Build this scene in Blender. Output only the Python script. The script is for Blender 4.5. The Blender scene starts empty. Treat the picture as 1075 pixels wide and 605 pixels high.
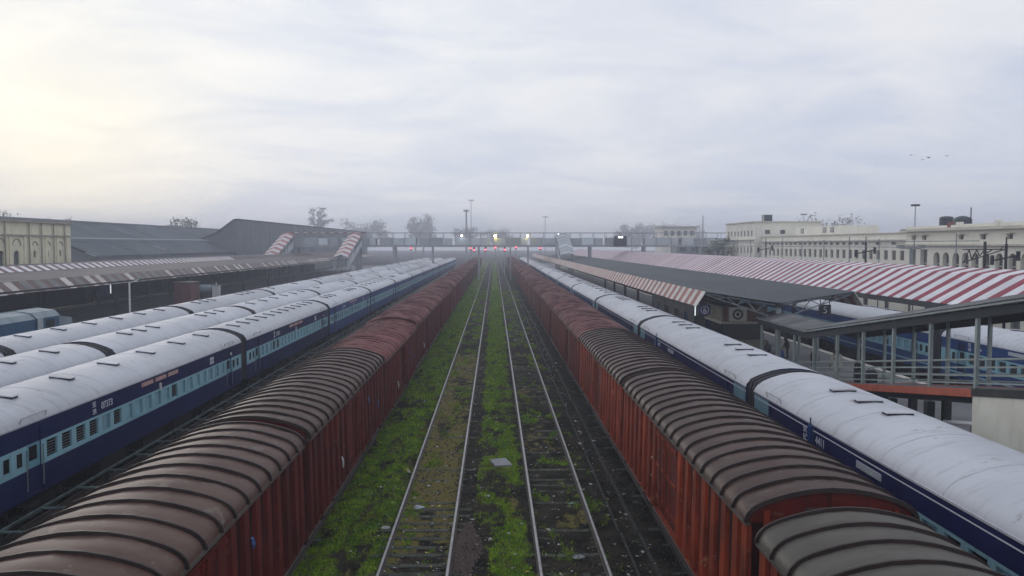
import bpy, bmesh, math, random
from mathutils import Vector, Matrix, noise
import numpy as np

R = math.radians
rng = random.Random(7)
sc = bpy.context.scene
col = sc.collection

# ------------------------------------------------------------------ camera
CAM_H = 8.3
cam_d = bpy.data.cameras.new("camera")
cam = bpy.data.objects.new("camera", cam_d)
col.objects.link(cam)
cam.location = (0, 0, CAM_H)
cam.rotation_euler = (R(90 - 3.0), 0, R(-1.22))
cam_d.sensor_width = 36.0
cam_d.lens = 29.03
cam_d.clip_start = 0.1
cam_d.clip_end = 6000
sc.camera = cam

# ------------------------------------------------------------------ sky
SUN_AZ, SUN_EL = R(-28), R(5.5)
sun_dir = Vector((math.sin(SUN_AZ) * math.cos(SUN_EL), math.cos(SUN_AZ) * math.cos(SUN_EL), math.sin(SUN_EL)))
world = bpy.data.worlds.new("World")
sc.world = world
world.use_nodes = True
wn, wl = world.node_tree.nodes, world.node_tree.links
wn.clear()


class N:
    """tiny node-graph helper"""
    def __init__(self, tree):
        self.t = tree

    def node(self, typ, ins=None, **kw):
        n = self.t.nodes.new(typ)
        for k, v in kw.items():
            setattr(n, k, v)
        for k, v in (ins or {}).items():
            if isinstance(v, bpy.types.NodeSocket):
                self.t.links.new(v, n.inputs[k])
            else:
                n.inputs[k].default_value = v
        return n

    def math(self, op, a, b=None, c=None, clamp=False):
        n = self.node('ShaderNodeMath', operation=op)
        n.use_clamp = clamp
        for i, v in enumerate((a, b, c)):
            if v is None:
                continue
            if isinstance(v, bpy.types.NodeSocket):
                self.t.links.new(v, n.inputs[i])
            else:
                n.inputs[i].default_value = v
        return n.outputs[0]

    def vmath(self, op, a, b=None, out=0):
        n = self.node('ShaderNodeVectorMath', operation=op)
        for i, v in enumerate((a, b)):
            if v is None:
                continue
            if isinstance(v, bpy.types.NodeSocket):
                self.t.links.new(v, n.inputs[i])
            else:
                n.inputs[i].default_value = v
        return n.outputs[out]

    def mix(self, f, a, b, blend='MIX'):
        n = self.node('ShaderNodeMix', data_type='RGBA', blend_type=blend)
        for i, v in ((0, f), (6, a), (7, b)):
            if isinstance(v, bpy.types.NodeSocket):
                self.t.links.new(v, n.inputs[i])
            else:
                n.inputs[i].default_value = v if i == 0 else (*v[:3], 1)
        return n.outputs[2]

    def noise(self, vec, scale, detail=4, rough=0.55, dist=0.0):
        n = self.node('ShaderNodeTexNoise', {'Scale': scale, 'Detail': detail, 'Roughness': rough, 'Distortion': dist})
        if vec is not None:
            self.t.links.new(vec, n.inputs['Vector'])
        return n.outputs[0]

    def ramp(self, fac, stops, interp='LINEAR'):
        n = self.node('ShaderNodeValToRGB')
        n.color_ramp.interpolation = interp
        e = n.color_ramp.elements
        while len(e) < len(stops):
            e.new(0.5)
        for el, (p, c) in zip(e, stops):
            el.position = p
            el.color = (*c[:3], 1) if hasattr(c, '__len__') else (c, c, c, 1)
        self.t.links.new(fac, n.inputs[0])
        return n.outputs[0]

    def smooth(self, v, a, b):
        n = self.node('ShaderNodeMapRange', {'From Min': a, 'From Max': b}, interpolation_type='SMOOTHSTEP')
        self.t.links.new(v, n.inputs[0])
        return n.outputs[0]


w = N(world.node_tree)
sky = w.node('ShaderNodeTexSky', sky_type='NISHITA')
sky.sun_disc = False
sky.sun_elevation = SUN_EL
sky.sun_rotation = SUN_AZ
sky.air_density = 1.5
sky.dust_density = 3.0
dirv = w.node('ShaderNodeTexCoord').outputs['Generated']
sep = w.node('ShaderNodeSeparateXYZ', {0: dirv})
zc = w.math('ADD', w.math('ABSOLUTE', sep.outputs[2]), 0.16)
proj = w.node('ShaderNodeCombineXYZ', {0: w.math('DIVIDE', sep.outputs[0], zc), 1: w.math('DIVIDE', sep.outputs[1], zc), 2: 0.0}).outputs[0]
proj2 = w.vmath('MULTIPLY', proj, (0.75, 1.0, 1.0))
n1 = w.noise(proj2, 1.5, 8, 0.58, 0.8)
n2 = w.noise(w.vmath('ADD', proj2, (7.3, 2.1, 0)), 0.45, 3, 0.5, 0.2)
n3 = w.noise(w.vmath('ADD', proj2, (1.7, 9.1, 0)), 4.5, 9, 0.62, 0.6)
cl = w.math('ADD', w.math('MULTIPLY', n1, 0.5), w.math('MULTIPLY', n2, 0.32))
cl = w.smooth(w.math('ADD', cl, w.math('MULTIPLY', n3, 0.14)), 0.33, 0.65)
cloud = w.mix(cl, (6.2, 6.8, 8.2), (8.7, 8.8, 9.2))
sd = w.math('MAXIMUM', w.vmath('DOT_PRODUCT', dirv, tuple(sun_dir), out=1), 0.0)
glow = w.math('POWER', sd, 5.0)
glow2 = w.math('POWER', sd, 90.0)
cloud = w.mix(1.0, cloud, w.mix(glow, (1, 1, 1), (1.22, 1.21, 1.14)), 'MULTIPLY')
cloud = w.mix(1.0, cloud, w.mix(w.math('MULTIPLY', glow2, 1.0), (0, 0, 0), (2.8, 2.1, -0.1)), 'ADD')
skyc = w.mix(0.98, sky.outputs[0], cloud)
bg = w.node('ShaderNodeBackground', {'Color': skyc, 'Strength': 0.1})
wo = w.node('ShaderNodeOutputWorld', {'Surface': bg.outputs[0]})

sun_d = bpy.data.lights.new("sun", 'SUN')
sun_d.energy = 0.65
sun_d.angle = R(22)
sun_d.color = (1.0, 0.95, 0.86)
sun_o = bpy.data.objects.new("sun", sun_d)
col.objects.link(sun_o)
sun_o.rotation_euler = sun_dir.to_track_quat('Z', 'Y').to_euler()
sun_o.location = (-40, 60, 40)

vs = sc.view_settings
vs.view_transform = 'Standard'
vs.look = 'None'
vs.exposure = 0.0
vs.gamma = 1.0
vs.use_curve_mapping = False
sc.render.engine = 'CYCLES'
sc.cycles.use_denoising = True
sc.cycles.max_bounces = 6
sc.cycles.volume_bounces = 1
sc.cycles.sample_clamp_indirect = 4.0

# ------------------------------------------------------------------ materials
MATS = {}
DIMMING = 0.80          # base colours darkened in place of weaker light on the yard
KEEP = ('off_white', 'cream', 'striped', 'grass', 'lettering', 'litter', 'bridge', 'leaves', 'shirt', 'cotton', 'wagon_oxide', 'light_blue', 'shutter', 'valance', 'coach_roof')


def material(name, c1, c2=None, scale=1.5, rough=0.7, metal=0.0, streak=None, streak_f=0.6, fine=0.0, bump=0.0,
             spots=None, spot_t=0.62, spot_s=3.0, rnd=0.0, spec=0.5, sv=(3.2, 3.2, 0.35), stretch=(1, 1, 1), emit=None, emit_s=0.0, bump_scale=30):
    if emit is None and not any(q in name for q in KEEP):
        c1, c2, streak, spots = [None if q is None else tuple(x * DIMMING for x in q) for q in (c1, c2, streak, spots)]
    m = bpy.data.materials.new(name)
    m.use_nodes = True
    t = m.node_tree
    t.nodes.clear()
    g = N(t)
    pos = g.node('ShaderNodeNewGeometry').outputs['Position']
    if stretch != (1, 1, 1):
        vec = g.vmath('MULTIPLY', pos, stretch)
    else:
        vec = pos
    colr = None
    if c2 is not None:
        f = g.smooth(g.noise(vec, scale, 5, 0.6), 0.32, 0.68)
        colr = g.mix(f, c1, c2)
    if streak is not None:
        svv = g.vmath('MULTIPLY', pos, sv)
        f = g.math('MULTIPLY', g.smooth(g.noise(svv, 1.6, 4, 0.65), 0.5, 0.78), streak_f)
        colr = g.mix(f, colr if colr is not None else c1, streak)
    if spots is not None:
        f = g.smooth(g.noise(pos, spot_s, 5, 0.7), spot_t, spot_t + 0.06)
        colr = g.mix(f, colr if colr is not None else c1, spots)
    if fine > 0:
        f = g.noise(pos, 38.0, 3, 0.6)
        f = g.math('MULTIPLY_ADD', f, 2 * fine, 1 - fine)
        base = colr if colr is not None else g.node('ShaderNodeRGB').outputs[0]
        if colr is None:
            base.default_value = (*c1, 1)
        colr = g.mix(1.0, base, g.node('ShaderNodeCombineXYZ', {0: f, 1: f, 2: f}).outputs[0], 'MULTIPLY')
    if rnd > 0:
        r = g.node('ShaderNodeObjectInfo').outputs['Random']
        f = g.math('MULTIPLY_ADD', r, 2 * rnd, 1 - rnd)
        if colr is None:
            q = g.node('ShaderNodeRGB').outputs[0]
            q.default_value = (*c1, 1)
            colr = q
        colr = g.mix(1.0, colr, g.node('ShaderNodeCombineXYZ', {0: f, 1: f, 2: f}).outputs[0], 'MULTIPLY')
    p = g.node('ShaderNodeBsdfPrincipled', {'Roughness': rough, 'Metallic': metal, 'Specular IOR Level': spec})
    if colr is None:
        p.inputs['Base Color'].default_value = (*c1, 1)
    else:
        t.links.new(colr, p.inputs['Base Color'])
    if emit is not None:
        p.inputs['Emission Color'].default_value = (*emit, 1)
        p.inputs['Emission Strength'].default_value = emit_s
    if bump > 0:
        b = g.node('ShaderNodeBump', {'Strength': bump, 'Distance': 0.02, 'Height': g.noise(pos, bump_scale, 4, 0.6)})
        t.links.new(b.outputs[0], p.inputs['Normal'])
    g.node('ShaderNodeOutputMaterial', {'Surface': p.outputs[0]})
    MATS[name] = m
    return m


M = material
navy = M('navy_paint', (0.007, 0.018, 0.115), (0.005, 0.012, 0.08), 0.8, 0.4, streak=(0.018, 0.03, 0.075), streak_f=0.5, rnd=0.1, spec=0.22)
blue_mid = M('rail_blue_paint', (0.014, 0.07, 0.27), (0.010, 0.05, 0.19), 0.9, 0.45, streak=(0.05, 0.075, 0.10), streak_f=0.5, spec=0.22)
teal = M('light_blue_paint', (0.27, 0.48, 0.56), (0.22, 0.41, 0.48), 1.2, 0.5, streak=(0.08, 0.18, 0.22), streak_f=0.5, spec=0.25)
teal_shutter = M('shutter_paint', (0.16, 0.36, 0.45), (0.12, 0.28, 0.36), 2.0, 0.5, streak=(0.06, 0.14, 0.18), streak_f=0.5, rnd=0.15)
coach_roof = M('coach_roof_paint', (0.50, 0.515, 0.56), (0.42, 0.435, 0.475), 0.5, 0.55, spots=(0.31, 0.30, 0.30), spot_t=0.62, spot_s=1.1, fine=0.09, rnd=0.12, stretch=(1, 0.35, 1), streak=(0.27, 0.265, 0.275), streak_f=0.65, sv=(0.35, 2.6, 0.5), spec=0.3)
dark_glass = M('dark_glass', (0.006, 0.010, 0.013), rough=0.25)
black_rub = M('black_rubber', (0.012, 0.014, 0.022), (0.02, 0.022, 0.03), 3, 0.7)
under = M('underframe_grime', (0.006, 0.0055, 0.005), (0.013, 0.010, 0.009), 4, 0.9, bump=0.3)
steel_gal = M('galvanised_steel', (0.26, 0.30, 0.31), (0.18, 0.22, 0.23), 3, 0.5, metal=0.2)
white_paint = M('white_paint', (0.72, 0.72, 0.73), (0.6, 0.6, 0.6), 3, 0.55)
letter = M('white_lettering', (0.62, 0.66, 0.72), rough=0.6)
board_pink = M('route_board', (0.52, 0.26, 0.22), (0.62, 0.45, 0.42), 9, 0.6)
board_white = M('pale_board', (0.55, 0.60, 0.66), (0.45, 0.5, 0.56), 12, 0.6)
vent_dark = M('ventilator_rim', (0.02, 0.022, 0.03), rough=0.6)
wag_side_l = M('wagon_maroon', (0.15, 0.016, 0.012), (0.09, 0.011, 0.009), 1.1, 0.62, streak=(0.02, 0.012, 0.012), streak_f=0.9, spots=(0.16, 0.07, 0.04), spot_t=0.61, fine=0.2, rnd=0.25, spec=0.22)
wag_side_r = M('wagon_oxide_red', (0.30, 0.042, 0.012), (0.17, 0.022, 0.008), 1.3, 0.6, streak=(0.022, 0.010, 0.009), streak_f=0.92, spots=(0.30, 0.12, 0.06), spot_t=0.62, fine=0.2, rnd=0.25, spec=0.22)
wag_recess = M('dark_wagon_panel', (0.045, 0.010, 0.008), (0.022, 0.006, 0.005), 1.2, 0.75, streak=(0.012, 0.006, 0.005), streak_f=0.7, spec=0.1)  # darker maroon for the recessed walls and panels between side posts
wag_roof_d = M('dusty_wagon_roof', (0.118, 0.072, 0.058), (0.072, 0.036, 0.028), 0.9, 0.5, streak=(0.06, 0.022, 0.016), streak_f=0.6, sv=(0.5, 2.2, 0.6), spots=(0.145, 0.11, 0.092), spot_t=0.58, spot_s=1.6, fine=0.10, rnd=0.2, spec=0.16)
wag_roof_m = M('maroon_wagon_roof', (0.24, 0.015, 0.020), (0.16, 0.010, 0.015), 0.9, 0.55, streak=(0.05, 0.01, 0.01), streak_f=0.6, sv=(0.5, 2.2, 0.6), spots=(0.20, 0.06, 0.055), spot_t=0.64, spot_s=1.4, fine=0.08, rnd=0.25, spec=0.16)
wag_roof_g = M('grey_wagon_roof', (0.125, 0.118, 0.100), (0.090, 0.080, 0.068), 0.9, 0.5, streak=(0.06, 0.045, 0.035), streak_f=0.6, sv=(0.5, 2.2, 0.6), spots=(0.12, 0.11, 0.10), spot_t=0.62, spot_s=1.4, fine=0.06, spec=0.16)
wag_rib_d = M('dark_rib', (0.040, 0.025, 0.023), (0.022, 0.014, 0.013), 3, 0.45, fine=0.1, spec=0.16)  # rib tone darker than the roof sheets
wag_rib_m = M('highlight_rib', (0.34, 0.20, 0.19), (0.06, 0.012, 0.014), 0.7, 0.42, fine=0.1, spec=0.16)  # pale tone paints bright highlights along some far wagon ribs
gutter_m = M('eave_gutter', (0.12, 0.10, 0.092), (0.07, 0.05, 0.045), 2, 0.6)
rail_top = M('worn_rail_head', (0.42, 0.42, 0.43), (0.30, 0.29, 0.29), 3, 0.42, metal=0.55)
rail_side = M('rusty_rail', (0.085, 0.066, 0.056), (0.05, 0.04, 0.034), 5, 0.75)
sleeper_m = M('weathered_sleeper', (0.085, 0.092, 0.075), (0.04, 0.048, 0.03), 4, 0.9, spots=(0.03, 0.045, 0.015), spot_t=0.55, spot_s=4, rnd=0.3, bump=0.4)
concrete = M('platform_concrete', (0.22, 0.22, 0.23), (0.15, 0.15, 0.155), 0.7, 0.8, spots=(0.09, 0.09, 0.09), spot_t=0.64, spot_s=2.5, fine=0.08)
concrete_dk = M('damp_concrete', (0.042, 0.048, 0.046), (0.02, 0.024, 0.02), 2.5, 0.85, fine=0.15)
canopy_grey = M('grey_canopy_sheet', (0.036, 0.052, 0.064), (0.024, 0.036, 0.046), 0.35, 0.6, streak=None, spec=0.2, spots=(0.06, 0.075, 0.085), spot_t=0.63, spot_s=0.7, fine=0.05, stretch=(1, 0.3, 1))
canopy_left = M('weathered_canopy_sheet', (0.17, 0.15, 0.148), (0.12, 0.102, 0.10), 0.4, 0.75, spec=0.2, spots=(0.22, 0.20, 0.195), spot_t=0.62, spot_s=0.8, fine=0.06)
str_white = M('white_striped_sheet', (0.66, 0.66, 0.69), (0.55, 0.55, 0.58), 0.9, 0.5, rnd=0.14, spots=(0.42, 0.40, 0.40), spot_t=0.68, spot_s=1.5)
str_red = M('red_striped_sheet', (0.27, 0.017, 0.045), (0.20, 0.014, 0.037), 0.9, 0.55, rnd=0.1, spec=0.25, streak=(0.16, 0.03, 0.045), streak_f=0.5, spots=(0.34, 0.10, 0.13), spot_t=0.69, spot_s=1.5)
fas_white = M('white_valance_sheet', (0.52, 0.50, 0.48), (0.40, 0.37, 0.35), 1.5, 0.6, rnd=0.12, streak=(0.2, 0.14, 0.11), streak_f=0.6)
fas_red = M('red_valance_sheet', (0.27, 0.055, 0.045), (0.17, 0.04, 0.035), 1.5, 0.6, rnd=0.2, streak=(0.10, 0.06, 0.05), streak_f=0.6)
fasl_brown = M('faded_brown_valance', (0.15, 0.095, 0.08), (0.10, 0.07, 0.062), 1.5, 0.7, rnd=0.2, streak=(0.08, 0.06, 0.05), streak_f=0.6)
fasl_grey = M('faded_grey_valance', (0.17, 0.165, 0.16), (0.12, 0.125, 0.12), 1.5, 0.7, rnd=0.25, streak=(0.3, 0.28, 0.26), streak_f=0.5)
fasl_pink = M('faded_red_stripe', (0.24, 0.13, 0.13), (0.18, 0.10, 0.10), 1.5, 0.7, rnd=0.1)
cream = M('cream_wall', (0.78, 0.74, 0.55), (0.68, 0.64, 0.46), 0.6, 0.85, streak=(0.25, 0.22, 0.16), streak_f=0.65, fine=0.05)
cream_dirty = M('stained_cream_trim', (0.36, 0.33, 0.25), (0.24, 0.22, 0.17), 0.8, 0.85, streak=(0.12, 0.11, 0.09), streak_f=0.7)
offwhite = M('off_white_wall', (0.82, 0.80, 0.70), (0.74, 0.72, 0.62), 0.35, 0.85, streak=(0.46, 0.43, 0.36), streak_f=0.6, fine=0.04)
offwhite_trim = M('off_white_trim', (0.64, 0.61, 0.53), (0.52, 0.50, 0.43), 0.8, 0.85)
win_dark = M('window_glass', (0.035, 0.045, 0.055), (0.07, 0.075, 0.08), 0.5, 0.3, rnd=0.3)
win_frame = M('window_frame_paint', (0.25, 0.20, 0.15), (0.18, 0.15, 0.12), 2, 0.7)
shed_roof = M('shed_roof_sheet', (0.085, 0.11, 0.128), (0.06, 0.08, 0.095), 0.12, 0.75, spec=0.2, rnd=0.14, streak=None, spots=(0.18, 0.20, 0.21), spot_t=0.6, spot_s=0.3, fine=0.05)
shed_wall = M('shed_wall_sheet', (0.25, 0.27, 0.29), (0.19, 0.21, 0.23), 0.3, 0.7)
dark_void = M('dark_steel', (0.008, 0.014, 0.017), (0.015, 0.022, 0.026), 1.0, 0.8)
beam_red = M('red_oxide_beam', (0.60, 0.12, 0.055), (0.46, 0.09, 0.045), 2.0, 0.6, streak=(0.12, 0.04, 0.03), streak_f=0.5)
cream_ramp = M('cream_plaster', (0.80, 0.78, 0.68), (0.70, 0.68, 0.58), 0.8, 0.85, streak=(0.5, 0.47, 0.4), streak_f=0.5)
post_green = M('grey_green_post', (0.34, 0.40, 0.39), (0.26, 0.31, 0.30), 2, 0.55)
ramp_sheet = M('ramp_roof_sheet', (0.13, 0.13, 0.135), (0.085, 0.085, 0.09), 1.0, 0.6, rnd=0.35)
tank_black = M('black_plastic_tank', (0.018, 0.035, 0.05), rough=0.4)
brick_red = M('brick_red', (0.30, 0.10, 0.075), (0.22, 0.08, 0.06), 2, 0.85)
skin_m = M('skin', (0.19, 0.10, 0.065), rough=0.6)
hair_m = M('black_hair', (0.012, 0.010, 0.009), rough=0.6)
cloth_white = M('white_cotton', (0.56, 0.54, 0.47), (0.45, 0.43, 0.37), 9, 0.9)
cloth_dark = M('dark_cloth', (0.016, 0.018, 0.022), (0.03, 0.032, 0.038), 8, 0.9)
cloth_brown = M('brown_cloth', (0.12, 0.075, 0.03), (0.08, 0.05, 0.02), 8, 0.9)
cloth_grey = M('grey_cloth', (0.10, 0.11, 0.12), (0.07, 0.075, 0.08), 8, 0.9)
leather = M('dark_shoe', (0.02, 0.015, 0.012), rough=0.5)
bag_blue = M('blue_plastic', (0.03, 0.10, 0.32), (0.02, 0.07, 0.24), 6, 0.45)
bag_white = M('white_plastic', (0.55, 0.58, 0.60), rough=0.5)
hut_maroon = M('maroon_hut_wall', (0.15, 0.035, 0.035), (0.10, 0.025, 0.028), 1.2, 0.7)
bark = M('tree_bark', (0.06, 0.05, 0.042), (0.04, 0.034, 0.03), 4, 0.9)
leaf1 = M('tree_leaves', (0.10, 0.12, 0.08), (0.15, 0.17, 0.11), 0.7, 0.75)  # lighter grey green, painting extra haze onto the far crowns
leaf2 = M('dry_tree_leaves', (0.13, 0.135, 0.105), (0.18, 0.18, 0.14), 0.7, 0.8)  # also lightened so haze is painted into the distant foliage
grass_m = M('grass_blades', (0.080, 0.22, 0.012), (0.25, 0.39, 0.022), 1.7, 0.75, spec=0.2, spots=(0.15, 0.15, 0.03), spot_t=0.57, spot_s=0.8, fine=0.3)
stone_m = M('ballast_stone', (0.022, 0.021, 0.020), (0.10, 0.092, 0.085), 5, 0.9)
stone_red = M('reddish_gravel', (0.07, 0.048, 0.042), (0.17, 0.135, 0.12), 22, 0.9)
lit_a = M('paper_litter', (0.42, 0.41, 0.39), rough=0.8)
lit_b = M('plastic_litter', (0.36, 0.40, 0.44), rough=0.5)
lit_c = M('coloured_litter', (0.30, 0.16, 0.13), (0.10, 0.26, 0.22), 1.5, 0.6)
lit_d = M('yellow_litter', (0.45, 0.36, 0.06), rough=0.6)
slab_m = M('pale_slab', (0.33, 0.34, 0.36), (0.25, 0.26, 0.28), 5, 0.8)
sign_blue = M('sign_blue_enamel', (0.008, 0.012, 0.10), rough=0.4)
sign_black = M('sign_black', (0.01, 0.012, 0.02), rough=0.4)
red_lens = M('red_signal_lens', (0.5, 0.02, 0.03), emit=(1.0, 0.06, 0.09), emit_s=16)
yel_lamp = M('yellow_lamp_glass', (0.8, 0.7, 0.3), emit=(1.0, 0.78, 0.25), emit_s=26)
wht_lamp = M('white_lamp_glass', (0.8, 0.8, 0.8), emit=(0.92, 0.97, 1.0), emit_s=20)
tube_lamp = M('tube_lamp_glass', (0.8, 0.8, 0.8), emit=(0.85, 0.95, 1.0), emit_s=0.8)
fob_panel = M('bridge_panel', (0.50, 0.55, 0.58), (0.42, 0.47, 0.50), 0.4, 0.7, rnd=0.35)  # light grey panels, paled further to paint in distance haze
fob_steel = M('bridge_steel', (0.34, 0.36, 0.39), (0.27, 0.29, 0.32), 1, 0.7)  # grey steel, paled as well so far parts look more hazed
fob_white = M('bridge_white_sheet', (0.55, 0.55, 0.56), rough=0.6, rnd=0.1)
fob_red = M('bridge_red_sheet', (0.32, 0.11, 0.10), rough=0.6, rnd=0.1)
loco_white = M('loco_white_band', (0.5, 0.54, 0.56), (0.38, 0.42, 0.45), 2, 0.55)
loco_roof = M('loco_roof', (0.26, 0.33, 0.37), (0.18, 0.24, 0.28), 1, 0.6)
loco_blue = M('loco_blue', (0.012, 0.10, 0.22), (0.010, 0.07, 0.16), 1, 0.5)


# ------------------------------------------------------------------ mesh helpers
class MB:
    def __init__(self):
        self.v, self.f, self.m = [], [], []

    def face(self, pts, m=0):
        i = len(self.v)
        self.v.extend([tuple(p) for p in pts])
        self.f.append(tuple(range(i, i + len(pts))))
        self.m.append(m)

    def box(self, x0, x1, y0, y1, z0, z1, m=0):
        i = len(self.v)
        self.v += [(x0, y0, z0), (x1, y0, z0), (x1, y1, z0), (x0, y1, z0), (x0, y0, z1), (x1, y0, z1), (x1, y1, z1), (x0, y1, z1)]
        for q in ((0, 3, 2, 1), (4, 5, 6, 7), (0, 1, 5, 4), (1, 2, 6, 5), (2, 3, 7, 6), (3, 0, 4, 7)):
            self.f.append(tuple(i + k for k in q))
            self.m.append(m)
        return self

    def hexa(self, p, m=0):
        i = len(self.v)
        self.v += [tuple(q) for q in p]
        for q in ((0, 3, 2, 1), (4, 5, 6, 7), (0, 1, 5, 4), (1, 2, 6, 5), (2, 3, 7, 6), (3, 0, 4, 7)):
            self.f.append(tuple(i + k for k in q))
            self.m.append(m)
        return self

    def prism(self, prof, y0, y1, m=0, caps=True, mcap=None):
        """profile of (x,z), clockwise seen from -Y, swept along Y"""
        i = len(self.v)
        n = len(prof)
        self.v += [(x, y0, z) for x, z in prof] + [(x, y1, z) for x, z in prof]
        for k in range(n):
            j = (k + 1) % n
            self.f.append((i + k, i + n + k, i + n + j, i + j))
            self.m.append(m)
        if caps:
            self.f.append(tuple(i + k for k in range(n)))
            self.f.append(tuple(i + n + k for k in reversed(range(n))))
            self.m += [m if mcap is None else mcap] * 2
        return self

    def sheet(self, prof, y0, y1, m=0):
        """open profile swept along Y, single skin"""
        for a, b in zip(prof[:-1], prof[1:]):
            self.face([(a[0], y0, a[1]), (a[0], y1, a[1]), (b[0], y1, b[1]), (b[0], y0, b[1])], m)
        return self

    def tube(self, p0, p1, r0, r1=None, n=6, m=0, caps=True):
        r1 = r0 if r1 is None else r1
        p0, p1 = Vector(p0), Vector(p1)
        d = (p1 - p0)
        if d.length < 1e-6:
            return self
        d.normalize()
        a = d.orthogonal().normalized()
        b = d.cross(a)
        i = len(self.v)
        for p, r in ((p0, r0), (p1, r1)):
            for k in range(n):
                t = 2 * math.pi * k / n
                self.v.append(tuple(p + a * (math.cos(t) * r) + b * (math.sin(t) * r)))
        for k in range(n):
            j = (k + 1) % n
            self.f.append((i + k, i + j, i + n + j, i + n + k))
            self.m.append(m)
        if caps:
            self.f.append(tuple(i + k for k in reversed(range(n))))
            self.f.append(tuple(i + n + k for k in range(n)))
            self.m += [m, m]
        return self

    def bar(self, p0, p1, wx, wz, m=0):
        """rectangular bar between two points"""
        p0, p1 = Vector(p0), Vector(p1)
        d = (p1 - p0).normalized()
        up = Vector((0, 0, 1)) if abs(d.z) < 0.95 else Vector((0, 1, 0))
        a = d.cross(up).normalized() * (wx / 2)
        b = a.cross(d).normalized() * (wz / 2)
        self.hexa([p0 - a - b, p0 + a - b, p1 + a - b, p1 - a - b, p0 - a + b, p0 + a + b, p1 + a + b, p1 - a + b], m)
        return self

    def lathe(self, prof, c, n=16, m=0):
        """profile of (r,z) about vertical axis at c"""
        i = len(self.v)
        for r, z in prof:
            for k in range(n):
                t = 2 * math.pi * k / n
                self.v.append((c[0] + r * math.cos(t), c[1] + r * math.sin(t), c[2] + z))
        for s in range(len(prof) - 1):
            for k in range(n):
                j = (k + 1) % n
                self.f.append((i + s * n + k, i + s * n + j, i + (s + 1) * n + j, i + (s + 1) * n + k))
                self.m.append(m)
        return self

    def wall(self, axis, plane, sgn, a0, a1, z0, z1, holes, m=0, depth=0.12, mrev=None, zmat=None):
        """vertical wall with rectangular holes; axis 'x': plane x=plane running along Y, outward normal sgn*x"""
        cu = sorted({a0, a1, *[h[0] for h in holes], *[h[1] for h in holes]})
        cz = sorted({z0, z1, *[h[2] for h in holes], *[h[3] for h in holes], *([q for q in (zmat or []) if not callable(q)] if isinstance(zmat, list) else [])})
        cu = [c for c in cu if a0 <= c <= a1]
        cz = [c for c in cz if z0 <= c <= z1]

        def P(u, z, d=0.0):
            return (plane - sgn * d, u, z) if axis == 'x' else (u, plane - sgn * d, z)
        flip = (sgn > 0) if axis == 'x' else (sgn < 0)

        def quad(pts, mm):
            self.face(pts if flip else pts[::-1], mm)
        for ua, ub in zip(cu[:-1], cu[1:]):
            for za, zb in zip(cz[:-1], cz[1:]):
                uc, zcn = (ua + ub) / 2, (za + zb) / 2
                if any(h[0] < uc < h[1] and h[2] < zcn < h[3] for h in holes):
                    continue
                mm = m(zcn) if callable(m) else m
                quad([P(ua, za), P(ub, za), P(ub, zb), P(ua, zb)], mm)
        mr = mrev if mrev is not None else (m if not callable(m) else 0)
        for u0, u1, h0, h1 in [h[:4] for h in holes]:
            mr = (mrev if not (mrev == 1 and h1 - h0 > 1) else 2) if mrev is not None else (m if not callable(m) else 0)
            quad([P(u0, h0), P(u0, h0, depth), P(u1, h0, depth), P(u1, h0)][::-1], mr)
            quad([P(u0, h1), P(u0, h1, depth), P(u1, h1, depth), P(u1, h1)], mr)
            quad([P(u0, h0), P(u0, h1), P(u0, h1, depth), P(u0, h0, depth)][::-1], mr)
            quad([P(u1, h0), P(u1, h1), P(u1, h1, depth), P(u1, h0, depth)], mr)
        return self

    def mesh(self, name, mats, smooth=False):
        me = bpy.data.meshes.new(name)
        me.from_pydata(self.v, [], self.f)
        for mt in (mats if isinstance(mats, (list, tuple)) else [mats]):
            me.materials.append(mt)
        me.polygons.foreach_set('material_index', self.m)
        if smooth:
            me.polygons.foreach_set('use_smooth', [True] * len(self.f))
        if smooth:
            bm_ = bmesh.new()
            bm_.from_mesh(me)
            bmesh.ops.remove_doubles(bm_, verts=bm_.verts, dist=1e-4)
            bm_.to_mesh(me)
            bm_.free()
        me.update()
        return me

    def build(self, name, mats, parent=None, smooth=False, loc=(0, 0, 0)):
        return ob(name, self.mesh(name, mats, smooth), parent, loc)


def ob(name, me, parent=None, loc=(0, 0, 0), rot=None):
    o = bpy.data.objects.new(name, me)
    col.objects.link(o)
    o.location = loc
    if rot:
        o.rotation_euler = rot
    if parent is not None:
        o.parent = parent
    return o


def tag(o, label, cat, group=None):
    o['label'] = label
    o['category'] = cat
    if group:
        o['group'] = group
    return o


def thing(name, loc, label, cat, group=None, rotz=0.0):
    o = bpy.data.objects.new(name, None)
    o.empty_display_size = 0.3
    col.objects.link(o)
    o.location = loc
    o.rotation_euler = (0, 0, rotz)
    return tag(o, label, cat, group)


def struct(o):
    o['kind'] = 'structure'
    return o


def stuff(o):
    o['kind'] = 'stuff'
    return o


def text_mesh(s, size, mat_, depth=0.004):
    cu = bpy.data.curves.new('lettering', 'FONT')
    cu.body = s
    cu.size = size
    cu.extrude = depth
    o = bpy.data.objects.new('lettering', cu)
    col.objects.link(o)
    dg = bpy.context.evaluated_depsgraph_get()
    me = bpy.data.meshes.new_from_object(o.evaluated_get(dg))
    bpy.data.objects.remove(o)
    me.materials.clear()
    me.materials.append(mat_)
    return me


ORD = ['nearest', 'second', 'third', 'fourth', 'fifth', 'sixth', 'seventh', 'eighth', 'ninth', 'tenth', 'eleventh', 'twelfth', 'thirteenth',
       'fourteenth', 'fifteenth', 'sixteenth', 'seventeenth', 'eighteenth', 'nineteenth', 'twentieth', 'twenty-first', 'twenty-second', 'twenty-third', 'twenty-fourth']

# ------------------------------------------------------------------ ground
G0 = -0.19


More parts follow.
